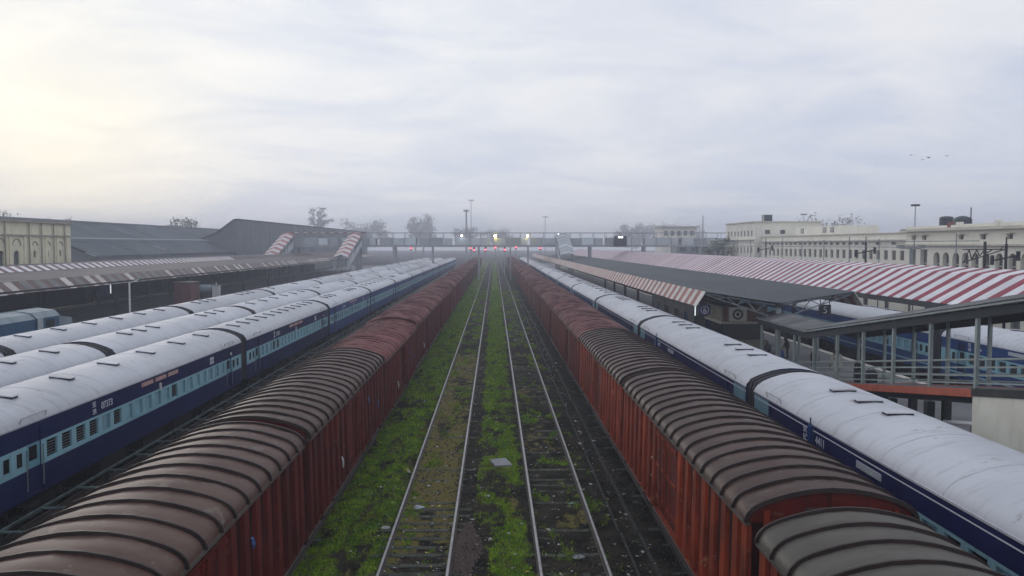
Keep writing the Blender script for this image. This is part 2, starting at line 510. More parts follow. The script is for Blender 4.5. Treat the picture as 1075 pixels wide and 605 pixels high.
def bumpf(x, a, b, s):
    """1 between a and b with soft shoulders s"""
    u = min(max((x - a + s) / s, 0), 1) if x < a else (min(max((b + s - x) / s, 0), 1) if x > b else 1)
    return u * u * (3 - 2 * u)


def green(x, y):
    n = noise.noise((x * 0.9, y * 0.33, 3.1)) * 0.7 + noise.noise((x * 2.3, y * 1.1, 9.7)) * 0.55 + noise.noise((x * 5.0, y * 3.4, 1.7)) * 0.4
    z = 0.86 * bumpf(x, -5.2, -3.15, 0.45) + 0.84 * bumpf(x, -0.45, 0.75, 0.45) + 0.40 * bumpf(x, -2.75, -1.35, 0.4) + 0.34 * bumpf(x, 1.2, 2.9, 0.3) + 0.30 * bumpf(x, 3.0, 3.5, 0.2)
    z += 0.12 * min(max((y - 50) / 80, 0), 1)
    z -= 0.18 * bumpf(x, -0.8, 0.2, 0.3) * bumpf(y, 25, 33, 3)
    if -1.6 < x < -0.2 and 20.5 < y < 24.6:
        z -= 0.45
    return min(max((z + n * 0.95 - 0.46) / 0.6, 0), 1)


def ochre(x, y):
    n = noise.noise((x * 0.8, y * 0.22, 23.1)) * 0.7 + noise.noise((x * 3.3, y * 1.6, 5.7)) * 0.5
    z = 0.88 * bumpf(x, -2.8, -1.3, 0.25) + 0.42 * bumpf(x, -4.2, -3.0, 0.5) + 0.3 * bumpf(x, -0.9, 0.7, 0.4) + 0.42 * bumpf(x, 1.2, 2.9, 0.3)
    z *= bumpf(y, 25, 60, 8) * 0.75 + 0.25
    return min(max((z + n * 0.9 - 0.50) / 0.4, 0), 1)


def gheight(x, y):
    h = G0 + 0.018 * noise.noise((x * 1.3, y * 1.3, 0)) + 0.012 * noise.noise((x * 4, y * 4, 2))
    h += 0.05 * bumpf(x, -0.35, 0.5, 0.5) + 0.05 * bumpf(x, -4.6, -3.6, 0.5)
    h -= 0.02 * bumpf(x, 1.2, 2.9, 0.2)
    h -= 0.10 * bumpf(x, 3.75, 4.2, 0.08)
    return h


def axis_pts(segs):
    out = []
    for a, b, n in segs:
        out += [a + (b - a) * k / n for k in range(n)]
    out.append(segs[-1][1])
    return out


gx = axis_pts([(-690, -60, 12), (-60, -9, 12), (-9, -5.2, 8), (-5.2, 5.2, 104), (5.2, 9, 8), (9, 60, 12), (60, 690, 12)])
gy = axis_pts([(-70, 16, 12), (16, 60, 300), (60, 110, 170), (110, 200, 90), (200, 400, 50), (400, 1240, 20)])
nx, ny = len(gx), len(gy)
gv, gg, go_ = [], [], []
for y in gy:
    for x in gx:
        near = -7 < x < 7 and 6 < y < 420
        gv.append((x, y, gheight(x, y) if near else G0 - (0.0 if abs(x) < 40 else 0.02)))
        gg.append(green(x, y) if near else 0.15)
        go_.append(ochre(x, y) if near else 0.0)
gf = [(j * nx + i, j * nx + i + 1, (j + 1) * nx + i + 1, (j + 1) * nx + i) for j in range(ny - 1) for i in range(nx - 1)]
gme = bpy.data.meshes.new('ground')
gme.from_pydata(gv, [], gf)
for an, data in (('green', gg), ('ochre', go_)):
    at = gme.attributes.new(an, 'FLOAT', 'POINT')
    at.data.foreach_set('value', data)
gme.polygons.foreach_set('use_smooth', [True] * len(gf))
gm = bpy.data.materials.new('track_bed_soil')
gm.use_nodes = True
gm.node_tree.nodes.clear()
g = N(gm.node_tree)
pos = g.node('ShaderNodeNewGeometry').outputs['Position']
soil = g.mix(g.smooth(g.noise(pos, 1.1, 6, 0.65), 0.35, 0.66), (0.008, 0.0085, 0.0075), (0.05, 0.042, 0.031))
soil = g.mix(g.smooth(g.noise(pos, 17, 4, 0.7), 0.56, 0.68), soil, (0.045, 0.043, 0.04))
soil = g.mix(g.smooth(g.noise(pos, 9, 5, 0.7), 0.52, 0.62), soil, (0.012, 0.012, 0.011))
fn = g.noise(pos, 7.0, 5, 0.7)
gat = g.node('ShaderNodeAttribute', attribute_name='green').outputs['Fac']
oat = g.node('ShaderNodeAttribute', attribute_name='ochre').outputs['Fac']
om = g.smooth(g.math('ADD', oat, g.math('MULTIPLY', g.math('SUBTRACT', fn, 0.5), 1.6)), 0.3, 0.75)
c = g.mix(g.math('MULTIPLY', om, 0.85), soil, g.mix(g.noise(pos, 11, 3, 0.6), (0.11, 0.095, 0.026), (0.20, 0.17, 0.065)))
gmk = g.smooth(g.math('ADD', gat, g.math('MULTIPLY', g.math('SUBTRACT', fn, 0.5), 2.2)), 0.15, 1.0)
c = g.mix(gmk, c, g.mix(g.smooth(g.noise(pos, 2.0, 4, 0.6), 0.35, 0.65), (0.045, 0.105, 0.009), (0.165, 0.245, 0.016)))
pb = g.node('ShaderNodeBsdfPrincipled', {'Base Color': c, 'Roughness': 0.95, 'Specular IOR Level': 0.05})
bmp = g.node('ShaderNodeBump', {'Strength': 0.7, 'Distance': 0.05, 'Height': g.noise(pos, 16, 5, 0.7)})
gm.node_tree.links.new(bmp.outputs[0], pb.inputs['Normal'])
g.node('ShaderNodeOutputMaterial', {'Surface': pb.outputs[0]})
gme.materials.append(gm)
struct(ob('ground', gme))

# ------------------------------------------------------------------ tracks
GA = 1.676
RP = [(-0.075, -0.156), (0.075, -0.156), (0.075, -0.14), (0.012, -0.125), (0.012, -0.045), (0.036, -0.035), (0.036, -0.004), (0.028, 0.0),
      (-0.028, 0.0), (-0.036, -0.004), (-0.036, -0.035), (-0.012, -0.045), (-0.012, -0.125), (-0.075, -0.14)]
RP = RP[::-1]


def rail_mesh(y0, y1):
    mb = MB()
    i = 0
    n = len(RP)
    mb.v += [(x, y0, z) for x, z in RP] + [(x, y1, z) for x, z in RP]
    for k in range(n):
        j = (k + 1) % n
        mb.f.append((k, n + k, n + j, j))
        top = RP[k][1] > -0.006 and RP[j][1] > -0.006
        mb.m.append(0 if top else 1)
    mb.f += [tuple(range(n)), tuple(n + k for k in reversed(range(n)))]
    mb.m += [1, 1]
    return mb.mesh('rail', [rail_top, rail_side])


RM = rail_mesh(-30, 420)
slp = MB()
slp.hexa([(-1.35, -0.13, -0.32), (1.35, -0.13, -0.32), (1.35, 0.13, -0.32), (-1.35, 0.13, -0.32), (-1.34, -0.11, -0.160), (1.34, -0.11, -0.160), (1.34, 0.11, -0.160), (-1.34, 0.11, -0.160)])
for sx in (-1, 1):
    slp.box(sx * GA / 2 - 0.16, sx * GA / 2 + 0.16, -0.06, 0.06, -0.160, -0.135)
SM = slp.mesh('sleeper', sleeper_m)
tracks = [(-2.08, 1, 'left'), (2.05, 1, 'right'), (-6.15, 0, ''), (5.92, 0, ''), (-14.8, 0, ''), (-18.9, 0, ''), (-23.3, 0, ''), (10.6, 0, ''), (26.5, 0, ''), (-32.5, 0, '')]
for tx, near, _ in tracks:
    root = bpy.data.objects.new('railway_track', None)
    col.objects.link(root)
    root.location = (tx, 0, 0)
    struct(root)
    for sx in (-1, 1):
        ob('rail', RM, root, (sx * (GA / 2 + 0.036), 0, 0))
    rest = MB()
    y = 7.0
    r2 = random.Random(int(tx * 10))
    while y < 330:
        if near and y < 78:
            o = ob('sleeper', SM, root, (r2.uniform(-0.05, 0.05), y + r2.uniform(-0.04, 0.04), r2.uniform(-0.062, -0.014) + (0.030 if (tx < 0 and y < 26.5) else (-0.012 if tx > 0 else 0))), (r2.uniform(-0.02, 0.02), r2.uniform(-0.008, 0.008), r2.uniform(-0.02, 0.02)))
        elif near or y < 60:
            rest.box(-1.34, 1.34, y - 0.12, y + 0.12, -0.3, -0.185 + r2.uniform(-0.03, 0.003))
        y += 0.66
    stuff(rest.build('sleeper_row', sleeper_m, root))

# drain channel right of the right-hand track
dr = thing('drain_channel', (3.97, 0, G0), 'shallow concrete drain channel along the foot of the right freight train', 'drain')
yy = 6.0
while yy < 150:
    ln = 3.0
    for sx in (-1, 1):
        mb = MB().box(-0.035, 0.035, 0, ln - 0.06, -0.15, 0.012)
        if yy < 60:
            mb.build('kerb_slab', concrete_dk, dr, loc=(sx * 0.27 + rng.uniform(-0.02, 0.02), yy, rng.uniform(-0.012, 0.012)))
    yy += ln
dr_rest = MB()
for sx in (-1, 1):
    dr_rest.box(sx * 0.27 - 0.05, sx * 0.27 + 0.05, 60, 150, -0.15, 0.008)
stuff(dr_rest.build('kerb_slab_row', concrete_dk, dr))

# ------------------------------------------------------------------ freight wagons
WL, WW = 13.86, 1.41
EV = 3.42
roof_prof = [(-1.50, EV), (-1.488, EV + 0.07), (-1.455, EV + 0.14), (-1.39, EV + 0.21), (-1.29, EV + 0.275), (-1.14, EV + 0.34), (-0.95, EV + 0.40), (-0.7, EV + 0.465), (-0.36, EV + 0.525), (0, EV + 0.545)]
roof_prof = roof_prof + [(-x, z) for x, z in roof_prof[-2::-1]]


def arch_off(prof, d):
    out = []
    n = len(prof)
    for k, (x, z) in enumerate(prof):
        a = prof[max(k - 1, 0)]
        b = prof[min(k + 1, n - 1)]
        tx_, tz = b[0] - a[0], b[1] - a[1]
        l = math.hypot(tx_, tz)
        out.append((x - tz / l * d, z + tx_ / l * d))
    return out


NR = 18
rib_sp = WL / NR
sidexs = []


def wagon_meshes(side_m, roof_m, rib_m):
    D = {}
    # roof: sheet panels bulging a little between the ribs
    mb = MB()
    for k in range(NR):
        y0, y1 = k * rib_sp, (k + 1) * rib_sp
        cuts = [y0, y0 + rib_sp * 0.25, y0 + rib_sp * 0.5, y0 + rib_sp * 0.75, y1]
        offs = [0, 0.018, 0.026, 0.018, 0]
        for a in range(4):
            pa, pb_ = arch_off(roof_prof, offs[a]), arch_off(roof_prof, offs[a + 1])
            for j in range(len(roof_prof) - 1):
                mb.face([(pa[j][0], cuts[a], pa[j][1]), (pb_[j][0], cuts[a + 1], pb_[j][1]), (pb_[j + 1][0], cuts[a + 1], pb_[j + 1][1]), (pa[j + 1][0], cuts[a], pa[j + 1][1])])
    me = mb.mesh('roof', roof_m, True)
    sd_ = rng.uniform(0, 50)
    for v_ in me.vertices:
        if abs(v_.co.x) < 1.45:
            v_.co.z += 0.022 * noise.noise((v_.co.x * 1.6, v_.co.y * 1.3, sd_)) + 0.010 * noise.noise((v_.co.x * 4, v_.co.y * 4, sd_))
    D['roof'] = me
    # one rib
    mb = MB()
    o1 = arch_off(roof_prof, 0.062)
    o0 = arch_off(roof_prof, -0.02)
    wv = 0.04
    for j in range(len(roof_prof) - 1):
        q = [(o0[j], -wv), (o1[j], -wv * 0.55), (o1[j], wv * 0.55), (o0[j], wv)]
        r_ = [(o0[j + 1], -wv), (o1[j + 1], -wv * 0.55), (o1[j + 1], wv * 0.55), (o0[j + 1], wv)]
        for a in range(3):
            (pa, ya), (pb_, yb) = q[a], q[a + 1]
            (pc, yc), (pd, yd) = r_[a + 1], r_[a]
            mb.face([(pa[0], ya, pa[1]), (pb_[0], yb, pb_[1]), (pc[0], yc, pc[1]), (pd[0], yd, pd[1])])
    D['rib'] = mb.mesh('rib', rib_m)
    # body: recessed side walls, end walls
    mb = MB()
    mb.box(-WW, WW, 0.04, WL - 0.04, 1.05, EV - 0.003)
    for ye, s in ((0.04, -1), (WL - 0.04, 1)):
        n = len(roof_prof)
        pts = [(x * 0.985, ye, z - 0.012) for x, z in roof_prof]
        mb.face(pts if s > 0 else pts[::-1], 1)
    D['body'] = mb.mesh('body', [wag_recess, wag_side_l])
    # side panels between posts (pressed outwards slightly)
    pw = rib_sp
    mb = MB()
    mb.hexa([(0, -pw * 0.22, 1.15), (0.02, -pw * 0.17, 1.18), (0.02, pw * 0.17, 1.18), (0, pw * 0.22, 1.15), (0, -pw * 0.22, EV - 0.12), (0.02, -pw * 0.17, EV - 0.15), (0.02, pw * 0.17, EV - 0.15), (0, pw * 0.22, EV - 0.12)])
    D['panel'] = mb.mesh('side_panel', wag_recess)
    mb = MB()
    mb.hexa([(0, -0.19, 1.06), (0.12, -0.15, 1.06), (0.12, 0.15, 1.06), (0, 0.19, 1.06), (0, -0.19, EV - 0.06), (0.07, -0.15, EV - 0.06), (0.07, 0.15, EV - 0.06), (0, 0.19, EV - 0.06)])
    mb.box(0.1215, 0.128, -0.02, 0.02, 1.1, 1.6)
    D['post'] = mb.mesh('side_post', side_m)
    mb = MB()
    mb.box(-0.02, 0.08, 0, WL, EV - 0.055, EV + 0.012)
    D['gutter'] = mb.mesh('eave_gutter', gutter_m)
    mb = MB()
    mb.box(-0.05, 0.06, 0, WL, 0.86, 1.08)
    D['solebar'] = mb.mesh('sole_bar', side_m)
    # door: two flap leaves with bars and hinges
    mb = MB()
    dw = 1.2
    mb.box(0, 0.055, -dw, -0.015, 1.2, EV - 0.16)
    mb.box(0, 0.055, 0.015, dw, 1.2, EV - 0.16)
    D['door'] = mb.mesh('door', wag_side_l)
    mb = MB()
    for z in (1.45, 2.3, 3.15):
        mb.box(0.058, 0.085, -dw, dw, z - 0.04, z + 0.04)
    for y in (-dw * 0.5, dw * 0.5, -0.12, 0.12):
        mb.tube((0.1, y, 1.2), (0.1, y, EV - 0.2), 0.02, n=5)
    D['door_bars'] = mb.mesh('door_bars', side_m)
    # underframe
    mb = MB()
    mb.box(-0.25, 0.25, 0.0, WL, 0.75, 1.02)
    mb.box(-1.35, 1.35, 0.05, 0.25, 0.78, 1.04)
    mb.box(-1.35, 1.35, WL - 0.25, WL - 0.05, 0.78, 1.04)
    mb.tube((-0.6, WL * 0.42, 0.72), (-0.6, WL * 0.52, 0.72), 0.2, n=10)
    mb.box(0.5, 1.0, WL * 0.40, WL * 0.48, 0.5, 0.9)
    for s in (-1, 1):
        mb.tube((s * 1.4, 3.4, 0.8), (s * 1.4, 5.0, 0.55), 0.03)
        mb.tube((s * 1.4, 5.0, 0.55), (s * 1.4, WL - 5.0, 0.55), 0.03)
        mb.tube((s * 1.4, WL - 3.4, 0.8), (s * 1.4, WL - 5.0, 0.55), 0.03)
    D['underframe'] = mb.mesh('underframe', under)
    mb = MB()
    mb.tube((0, 0, 0), (0, -0.26, 0), 0.09, n=8)
    mb.tube((0, -0.26, 0), (0, -0.30, 0), 0.22, n=12)
    D['buffer'] = mb.mesh('buffer', under)
    mb = MB()
    mb.box(-0.16, 0.16, -0.29, 0.0, 0.68, 0.92)
    D['coupler'] = mb.mesh('coupler', under)
    # end ladder + end stanchions
    mb = MB()
    for x in (-1.15, -0.4, 0.4, 1.15):
        mb.box(x - 0.05, x + 0.05, -0.06, 0.0, 1.05, EV + 0.2)
    D['end_post'] = mb.mesh('end_stanchions', side_m)
    mb = MB()
    for x in (-0.16, 0.16):
        mb.tube((x, 0, 1.0), (x, 0, EV), 0.016, n=5)
    for k in range(8):
        mb.tube((-0.16, 0, 1.15 + k * 0.3), (0.16, 0, 1.15 + k * 0.3), 0.013, n=5)
    D['ladder'] = mb.mesh('ladder', side_m)
    mb = MB().box(-0.45, 0.45, -0.05, 0, EV + 0.06, EV + 0.24)
    D['end_vent'] = mb.mesh('end_ventilator', gutter_m)
    # joined versions for far wagons
    return D


def wheel_mesh():
    mb = MB()
    for s in (-1, 1):
        mb.tube((s * 0.78, 0, 0.47), (s * 0.90, 0, 0.47), 0.47, n=18)
        mb.tube((s * 0.75, 0, 0.47), (s * 0.78, 0, 0.47), 0.50, n=18)
    mb.tube((-0.75, 0, 0.47), (0.75, 0, 0.47), 0.08, n=8)
    return mb.mesh('wheelset', under)


WHEEL = wheel_mesh()
mb = MB()
for s in (-1, 1):
    mb.hexa([(s * 1.02 - 0.06, -0.45, 0.40), (s * 1.02 + 0.06, -0.45, 0.40), (s * 1.02 + 0.06, 0.45, 0.40), (s * 1.02 - 0.06, 0.45, 0.40), (s * 1.02 - 0.06, -1.25, 0.72), (s * 1.02 + 0.06, -1.25, 0.72), (s * 1.02 + 0.06, 1.25, 0.72), (s * 1.02 - 0.06, 1.25, 0.72)])
    for y in (-1.0, 1.0):
        mb.box(s * 1.02 - 0.12, s * 1.02 + 0.12, y - 0.16, y + 0.16, 0.34, 0.62)
    for y in (-0.16, 0.0, 0.16):
        mb.tube((s * 1.02, y, 0.40), (s * 1.02, y, 0.72), 0.07, n=8)
mb.box(-1.0, 1.0, -0.18, 0.18, 0.5, 0.74)
BOGIE = mb.mesh('bogie', under)

WD = {
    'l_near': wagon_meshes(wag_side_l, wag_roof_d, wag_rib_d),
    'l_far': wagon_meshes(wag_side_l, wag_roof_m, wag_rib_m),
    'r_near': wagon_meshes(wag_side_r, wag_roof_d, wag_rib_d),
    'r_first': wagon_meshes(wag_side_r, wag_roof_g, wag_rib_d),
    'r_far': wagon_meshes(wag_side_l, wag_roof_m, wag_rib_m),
}
JOINED = {}


def joined(D, key, what, count_pos):
    k = (key, what)
    if k in JOINED:
        return JOINED[k]
    src = D[what]
    vs_ = [v.co.copy() for v in src.vertices]
    mb = MB()
    for (px, py, pz, sx) in count_pos:
        i = len(mb.v)
        mb.v += [(px + v.x * sx, py + v.y, pz + v.z) for v in vs_]
        for p in src.polygons:
            vv = tuple(i + q for q in p.vertices)
            mb.f.append(vv if sx > 0 else vv[::-1])
            mb.m.append(0)
    JOINED[k] = mb.mesh(src.name, list(src.materials))
    return JOINED[k]


chalk_a = text_mesh('C', 0.34, letter)


def wagon(cx, y0, key, label, lod, group, dz=0.0, markside=1):
    D = WD[key]
    t = thing('freight_wagon', (cx, y0, dz), label, 'freight wagon', group)
    ob('body', D['body'], t)
    rf = ob('roof', D['roof'], t)
    ribpos = [(0, k * rib_sp + (0.03 if k == 0 else (-0.03 if k == NR else 0)), 0, 1) for k in range(NR + 1)]
    if lod == 0:
        for p in ribpos:
            ob('rib', D['rib'], rf, (p[0], p[1] + (rng.uniform(-0.025, 0.025) if 0 < p[1] < WL - 0.1 else 0), 0))
    else:
        stuff(ob('roof_ribs', joined(D, key, 'rib', ribpos), rf))
    mid = WL / 2
    for s in (-1, 1):
        rz = 0 if s > 0 else math.pi
        pan = [k * rib_sp + rib_sp / 2 for k in range(NR) if abs(k * rib_sp + rib_sp / 2 - mid) > 1.3]
        pst = [k * rib_sp for k in range(1, NR) if abs(k * rib_sp - mid) > 1.45] + [0.21, WL - 0.21]
        if lod == 0:
            for y in pan:
                ob('side_panel', D['panel'], t, (s * (WW + 0.001), y, 0), (0, 0, rz))
            for y in pst:
                ob('side_post', D['post'], t, (s * (WW + 0.001), y, 0), (0, 0, rz))
        else:
            stuff(ob('side_panels', joined(D, key + str(s), 'panel', [(s * (WW + 0.001), y, 0, s) for y in pan]), t))
            stuff(ob('side_posts', joined(D, key + str(s), 'post', [(s * (WW + 0.001), y, 0, s) for y in pst]), t))
        ob('eave_gutter', D['gutter'], rf, (s * 1.455, WL if s < 0 else 0, 0), (0, 0, rz))
        ob('sole_bar', D['solebar'], t, (s * 1.36, WL if s < 0 else 0, 0), (0, 0, rz))
        d = ob('door', D['door'], t, (s * (WW + 0.001), mid, 0), (0, 0, rz))
        if lod < 2:
            ob('door_bars', D['door_bars'], d)
    ob('underframe', D['underframe'], t)
    for ye, s in ((0, 0), (WL, math.pi)):
        if lod < 2:
            ob('end_stanchions', D['end_post'], t, (0, ye + (0.04 if s == 0 else -0.04), 0), (0, 0, s))
            ob('end_ventilator', D['end_vent'], t, (0, ye + (0.04 if s == 0 else -0.04), 0), (0, 0, s))
            ob('ladder', D['ladder'], t, (1.25 if s == 0 else -1.25, ye + (-0.10 if s == 0 else 0.10), 0), (0, 0, s))
            for x in (-0.95, 0.95):
                ob('buffer', D['buffer'], t, (x, ye + (0.06 if s == 0 else -0.06), 0.92), (0, 0, s))
        ob('coupler', D['coupler'], t, (0, ye, 0), (0, 0, s))
    for yb in (2.2, WL - 2.2):
        b = ob('bogie', BOGIE, t, (0, yb, 0))
        for yw in (-1.0, 1.0):
            ob('wheelset', WHEEL, b, (0, yw, 0))
    return t


gl, grr = 'covered wagons in the left freight train', 'covered wagons in the right freight train'
for k in range(20):
    y0 = 20.3 - 14.45 + 14.45 * k + 0.295
    key = 'l_near' if k < 2 else 'l_far'
    w_ = wagon(-6.15, y0, key, f'{ORD[k]} maroon covered wagon from the camera in the left freight train', 0 if k < 3 else (1 if k < 6 else 2), gl,
               dz=[0, 0.0, -0.10, 0.03, 0.0, -0.05][k % 6])
    # plastic seal tags caught on the side posts
    if k in (0, 1, 2, 3):
        for q, (yy, zz, mt, ln) in enumerate([(9.4, 2.75, bag_blue, 0.22), (4.2, 1.9, bag_white, 0.34), (11.8, 2.2, bag_blue, 0.3)][:3 if k else 2]):
            mb = MB()
            ring = []
            for i in range(7):
                a = i / 6
                wd = 0.035 + 0.05 * math.sin(a * 3.1) + 0.01 * rng.random()
                ring.append((0.02 + 0.05 * math.sin(a * 2.5) + rng.uniform(-0.01, 0.01), wd, -a * ln))
            for (a, b) in zip(ring[:-1], ring[1:]):
                mb.face([(a[0], -a[1], a[2]), (a[0] + 0.03, 0, a[2]), (b[0] + 0.03, 0, b[2]), (b[0], -b[1], b[2])])
                mb.face([(a[0] + 0.03, 0, a[2]), (a[0], a[1], a[2]), (b[0], b[1], b[2]), (b[0] + 0.03, 0, b[2])])
            mb.build('plastic_tag', mt, w_, loc=(WW + 0.09, yy, zz))
for k in range(21):
    y0 = 13.85 - 14.45 + 14.45 * k + 0.295
    key = 'r_first' if k == 0 else ('r_near' if k < 3 else 'r_far')
    w_ = wagon(5.92, y0, key, f'{ORD[k]} oxide red covered wagon from the camera in the right freight train' if k else 'grey roofed covered wagon cut by the bottom edge, right freight train',
               0 if k < 3 else (1 if k < 6 else 2), grr, dz=-0.12 if k == 0 else [0, 0.02, 0, -0.04][k % 4])
    if k == 1:
        mb = MB()
        for (a, b, c_, d_) in ((0, 0.04, 0, 0.55), (0, 0.28, 0.52, 0.56), (0, 0.28, 0.0, 0.04)):
            mb.box(0, 0.004, a, b, c_, d_)
        mb.build('paint_mark', letter, w_, loc=(-WW - 0.036, 8.8, 1.7))

# ------------------------------------------------------------------ passenger coaches
CLEN, CHW = 21.34, 1.62
CE = 3.25
croof = [(-1.63, CE), (-1.60, CE + 0.10), (-1.50, CE + 0.22), (-1.33, CE + 0.34), (-1.05, CE + 0.46), (-0.7, CE + 0.57), (-0.35, CE + 0.63), (0, CE + 0.65)]
croof = croof + [(-x, z) for x, z in croof[-2::-1]]
BZ0, BZ1 = 1.92, 2.64
win_c = [2.95 + 0.858 * i for i in range(19)]
hole_win = [(c_ - 0.30, c_ + 0.30, 2.03, 2.56) for c_ in win_c]
toil = [(0.42, 0.82, 2.06, 2.55), (1.12, 1.36, 2.16, 2.55)]
hole_toil = toil + [(CLEN - b, CLEN - a, c_, d_) for a, b, c_, d_ in toil]
hole_door = [(1.62, 2.34, 1.2, 3.06), (CLEN - 2.34, CLEN - 1.62, 1.2, 3.06)]


def coach_body(upper, band, lower, plain=False):
    mb = MB()
    zs = [1.12, BZ0, BZ1, CE]

    def zm(z):
        return 1 if BZ0 < z < BZ1 else (0 if z > BZ1 else 2)
    holes = hole_win + hole_toil + hole_door
    holes = holes + [(-9, -8, BZ0, BZ1)]
    for s in (-1, 1):
        mb.wall('x', s * CHW, s, 0, CLEN, 1.12, CE + 0.01, [h for h in holes], m=zm, depth=0.07, mrev=1)
    # interior backing, ends, floor
    mb.box(-CHW + 0.068, CHW - 0.068, 0.03, CLEN - 0.03, 1.10, CE - 0.01, 3)
    for ye, s in ((0.0, -1), (CLEN, 1)):
        pts = [(-CHW, ye, 1.12), (-CHW, ye, CE)] + [(x * 0.99, ye, z - 0.004) for x, z in croof[1:-1]] + [(CHW, ye, CE), (CHW, ye, 1.12)]
        mb.face(pts if s < 0 else pts[::-1], 2)
    # drop the dummy reveal far outside
    keep = [i for i, f in enumerate(mb.f) if all(mb.v[q][1] > -5 for q in f)]
    mb.f = [mb.f[i] for i in keep]
    mb.m = [mb.m[i] for i in keep]
    return mb.mesh('body', [upper, band, lower, dark_glass])


BODY_A = coach_body(navy, teal, navy)
BODY_C = coach_body(blue_mid, teal, blue_mid)
mb = MB().sheet(croof, 0, CLEN)
for s in (-1, 1):
    mb.box(s * 1.625 - 0.025, s * 1.625 + 0.025, 0, CLEN, CE - 0.03, CE + 0.02)
for ys_ in [1.35 + 2.66 * q for q in range(8)]:
    pa_, pb2 = arch_off(croof, 0.009), arch_off(croof, -0.01)
    for j in range(len(croof) - 1):
        mb.face([(pb2[j][0], ys_ - 0.03, pb2[j][1]), (pa_[j][0], ys_ - 0.015, pa_[j][1]), (pa_[j + 1][0], ys_ - 0.015, pa_[j + 1][1]), (pb2[j + 1][0], ys_ - 0.03, pb2[j + 1][1])], 1)
        mb.face([(pa_[j][0], ys_ - 0.015, pa_[j][1]), (pa_[j][0], ys_ + 0.015, pa_[j][1]), (pa_[j + 1][0], ys_ + 0.015, pa_[j + 1][1]), (pa_[j + 1][0], ys_ - 0.015, pa_[j + 1][1])], 1)
        mb.face([(pa_[j][0], ys_ + 0.015, pa_[j][1]), (pb2[j][0], ys_ + 0.03, pb2[j][1]), (pb2[j + 1][0], ys_ + 0.03, pb2[j + 1][1]), (pa_[j + 1][0], ys_ + 0.015, pa_[j + 1][1])], 1)
CROOF = mb.mesh('roof', [coach_roof, M('coach_roof_seam', (0.50, 0.51, 0.55), (0.38, 0.39, 0.42), 2.0, 0.6)], True)
for p in CROOF.polygons:
    p.use_smooth = len(p.vertices) == 4 and p.index < (len(croof) - 1)
# shutter (closed, louvred) and open window with bars
mb = MB()
mb.box(-0.006, 0.0, -0.30, 0.30, 2.03, 2.56, 1)  # dark backing left showing round the shutter paints its recess shadow
for k in range(9):
    z = 2.05 + k * 0.055
    mb.hexa([(0, -0.21, z), (0.025, -0.21, z - 0.012), (0.025, 0.21, z - 0.012), (0, 0.21, z), (0, -0.21, z + 0.036), (0.006, -0.21, z + 0.036), (0.006, 0.21, z + 0.036), (0, 0.21, z + 0.036)])
for (a, b, c_, d_) in ((-0.26, -0.215, 2.035, 2.555), (0.215, 0.26, 2.035, 2.555), (-0.215, 0.215, 2.035, 2.05), (-0.215, 0.215, 2.535, 2.555)):
    mb.box(0, 0.03, a, b, c_, d_)
SHUT = mb.mesh('window', [teal_shutter, dark_glass])
mb = MB()
mb.box(-0.006, 0.0, -0.30, 0.30, 2.03, 2.56, 1)
for (a, b, c_, d_) in ((-0.30, -0.27, 2.03, 2.56), (0.27, 0.30, 2.03, 2.56), (-0.27, 0.27, 2.03, 2.05), (-0.27, 0.27, 2.535, 2.56)):
    mb.box(0, 0.03, a, b, c_, d_, 0)
OPENW = mb.mesh('window', [teal_shutter, dark_glass])
mb = MB()
for k in range(5):
    mb.box(0.03, 0.045, -0.28, 0.28, 2.11 + k * 0.085, 2.128 + k * 0.085)
BARS = mb.mesh('window_bars', steel_gal)
mb = MB()
mb.box(-0.006, 0.0, -0.30, 0.30, 2.03, 2.56, 1)
for (a, b, c_, d_) in ((-0.30, -0.25, 2.03, 2.56), (0.25, 0.30, 2.03, 2.56)):
    mb.box(0, 0.03, a, b, c_, d_, 0)
mb.box(-0.001, 0.014, -0.25, 0.25, 2.33, 2.56, 0)
HALFW = mb.mesh('window', [teal_shutter, dark_glass])
mb = MB()
mb.box(0.0, 0.025, -0.18, 0.18, 2.07, 2.54, 0)
mb.box(0.025, 0.034, -0.13, 0.13, 2.12, 2.50, 1)
TOILW = mb.mesh('toilet_window', [teal, dark_glass])
mb = MB()
mb.box(0.0, 0.03, -0.36, 0.36, 1.2, 1.93, 0)
mb.box(0.0, 0.03, -0.36, 0.36, 1.932, 2.628, 1)
mb.box(0.0, 0.03, -0.36, 0.36, 2.63, 3.06, 0)
mb.box(0.03, 0.036, -0.2, 0.2, 2.15, 2.56, 2)
CDOOR = mb.mesh('door', [navy, teal_shutter, dark_glass])
mb = MB()
for y in (0.42,):
    mb.tube((0.1, y, 1.35), (0.1, y, 2.5), 0.016, n=5)
    for z in (1.35, 2.5):
        mb.tube((0.06, y, z), (0.1, y, z), 0.016, n=5)
HANDR = mb.mesh('handrail', steel_gal)
mb = MB()
mb.box(-0.3, 0.3, -0.36, 0.36, 0.55, 0.58)
mb.box(-0.3, 0.3, -0.36, 0.36, 0.86, 0.89)
mb.box(-0.3, -0.28, -0.36, 0.36, 0.5, 1.12)
STEP = mb.mesh('door_step', under)
# window strip for far coaches
mb = MB()
for h in hole_win:
    mb.box(CHW - 0.068, CHW - 0.03, h[0], h[1], h[2], h[3], 0)
    mb.box(CHW - 0.03, CHW - 0.024, h[0] + 0.1, h[1] - 0.03, h[2] + 0.05, h[3] - 0.05, 1)
WINROW = mb.mesh('window_row', [teal, dark_glass])
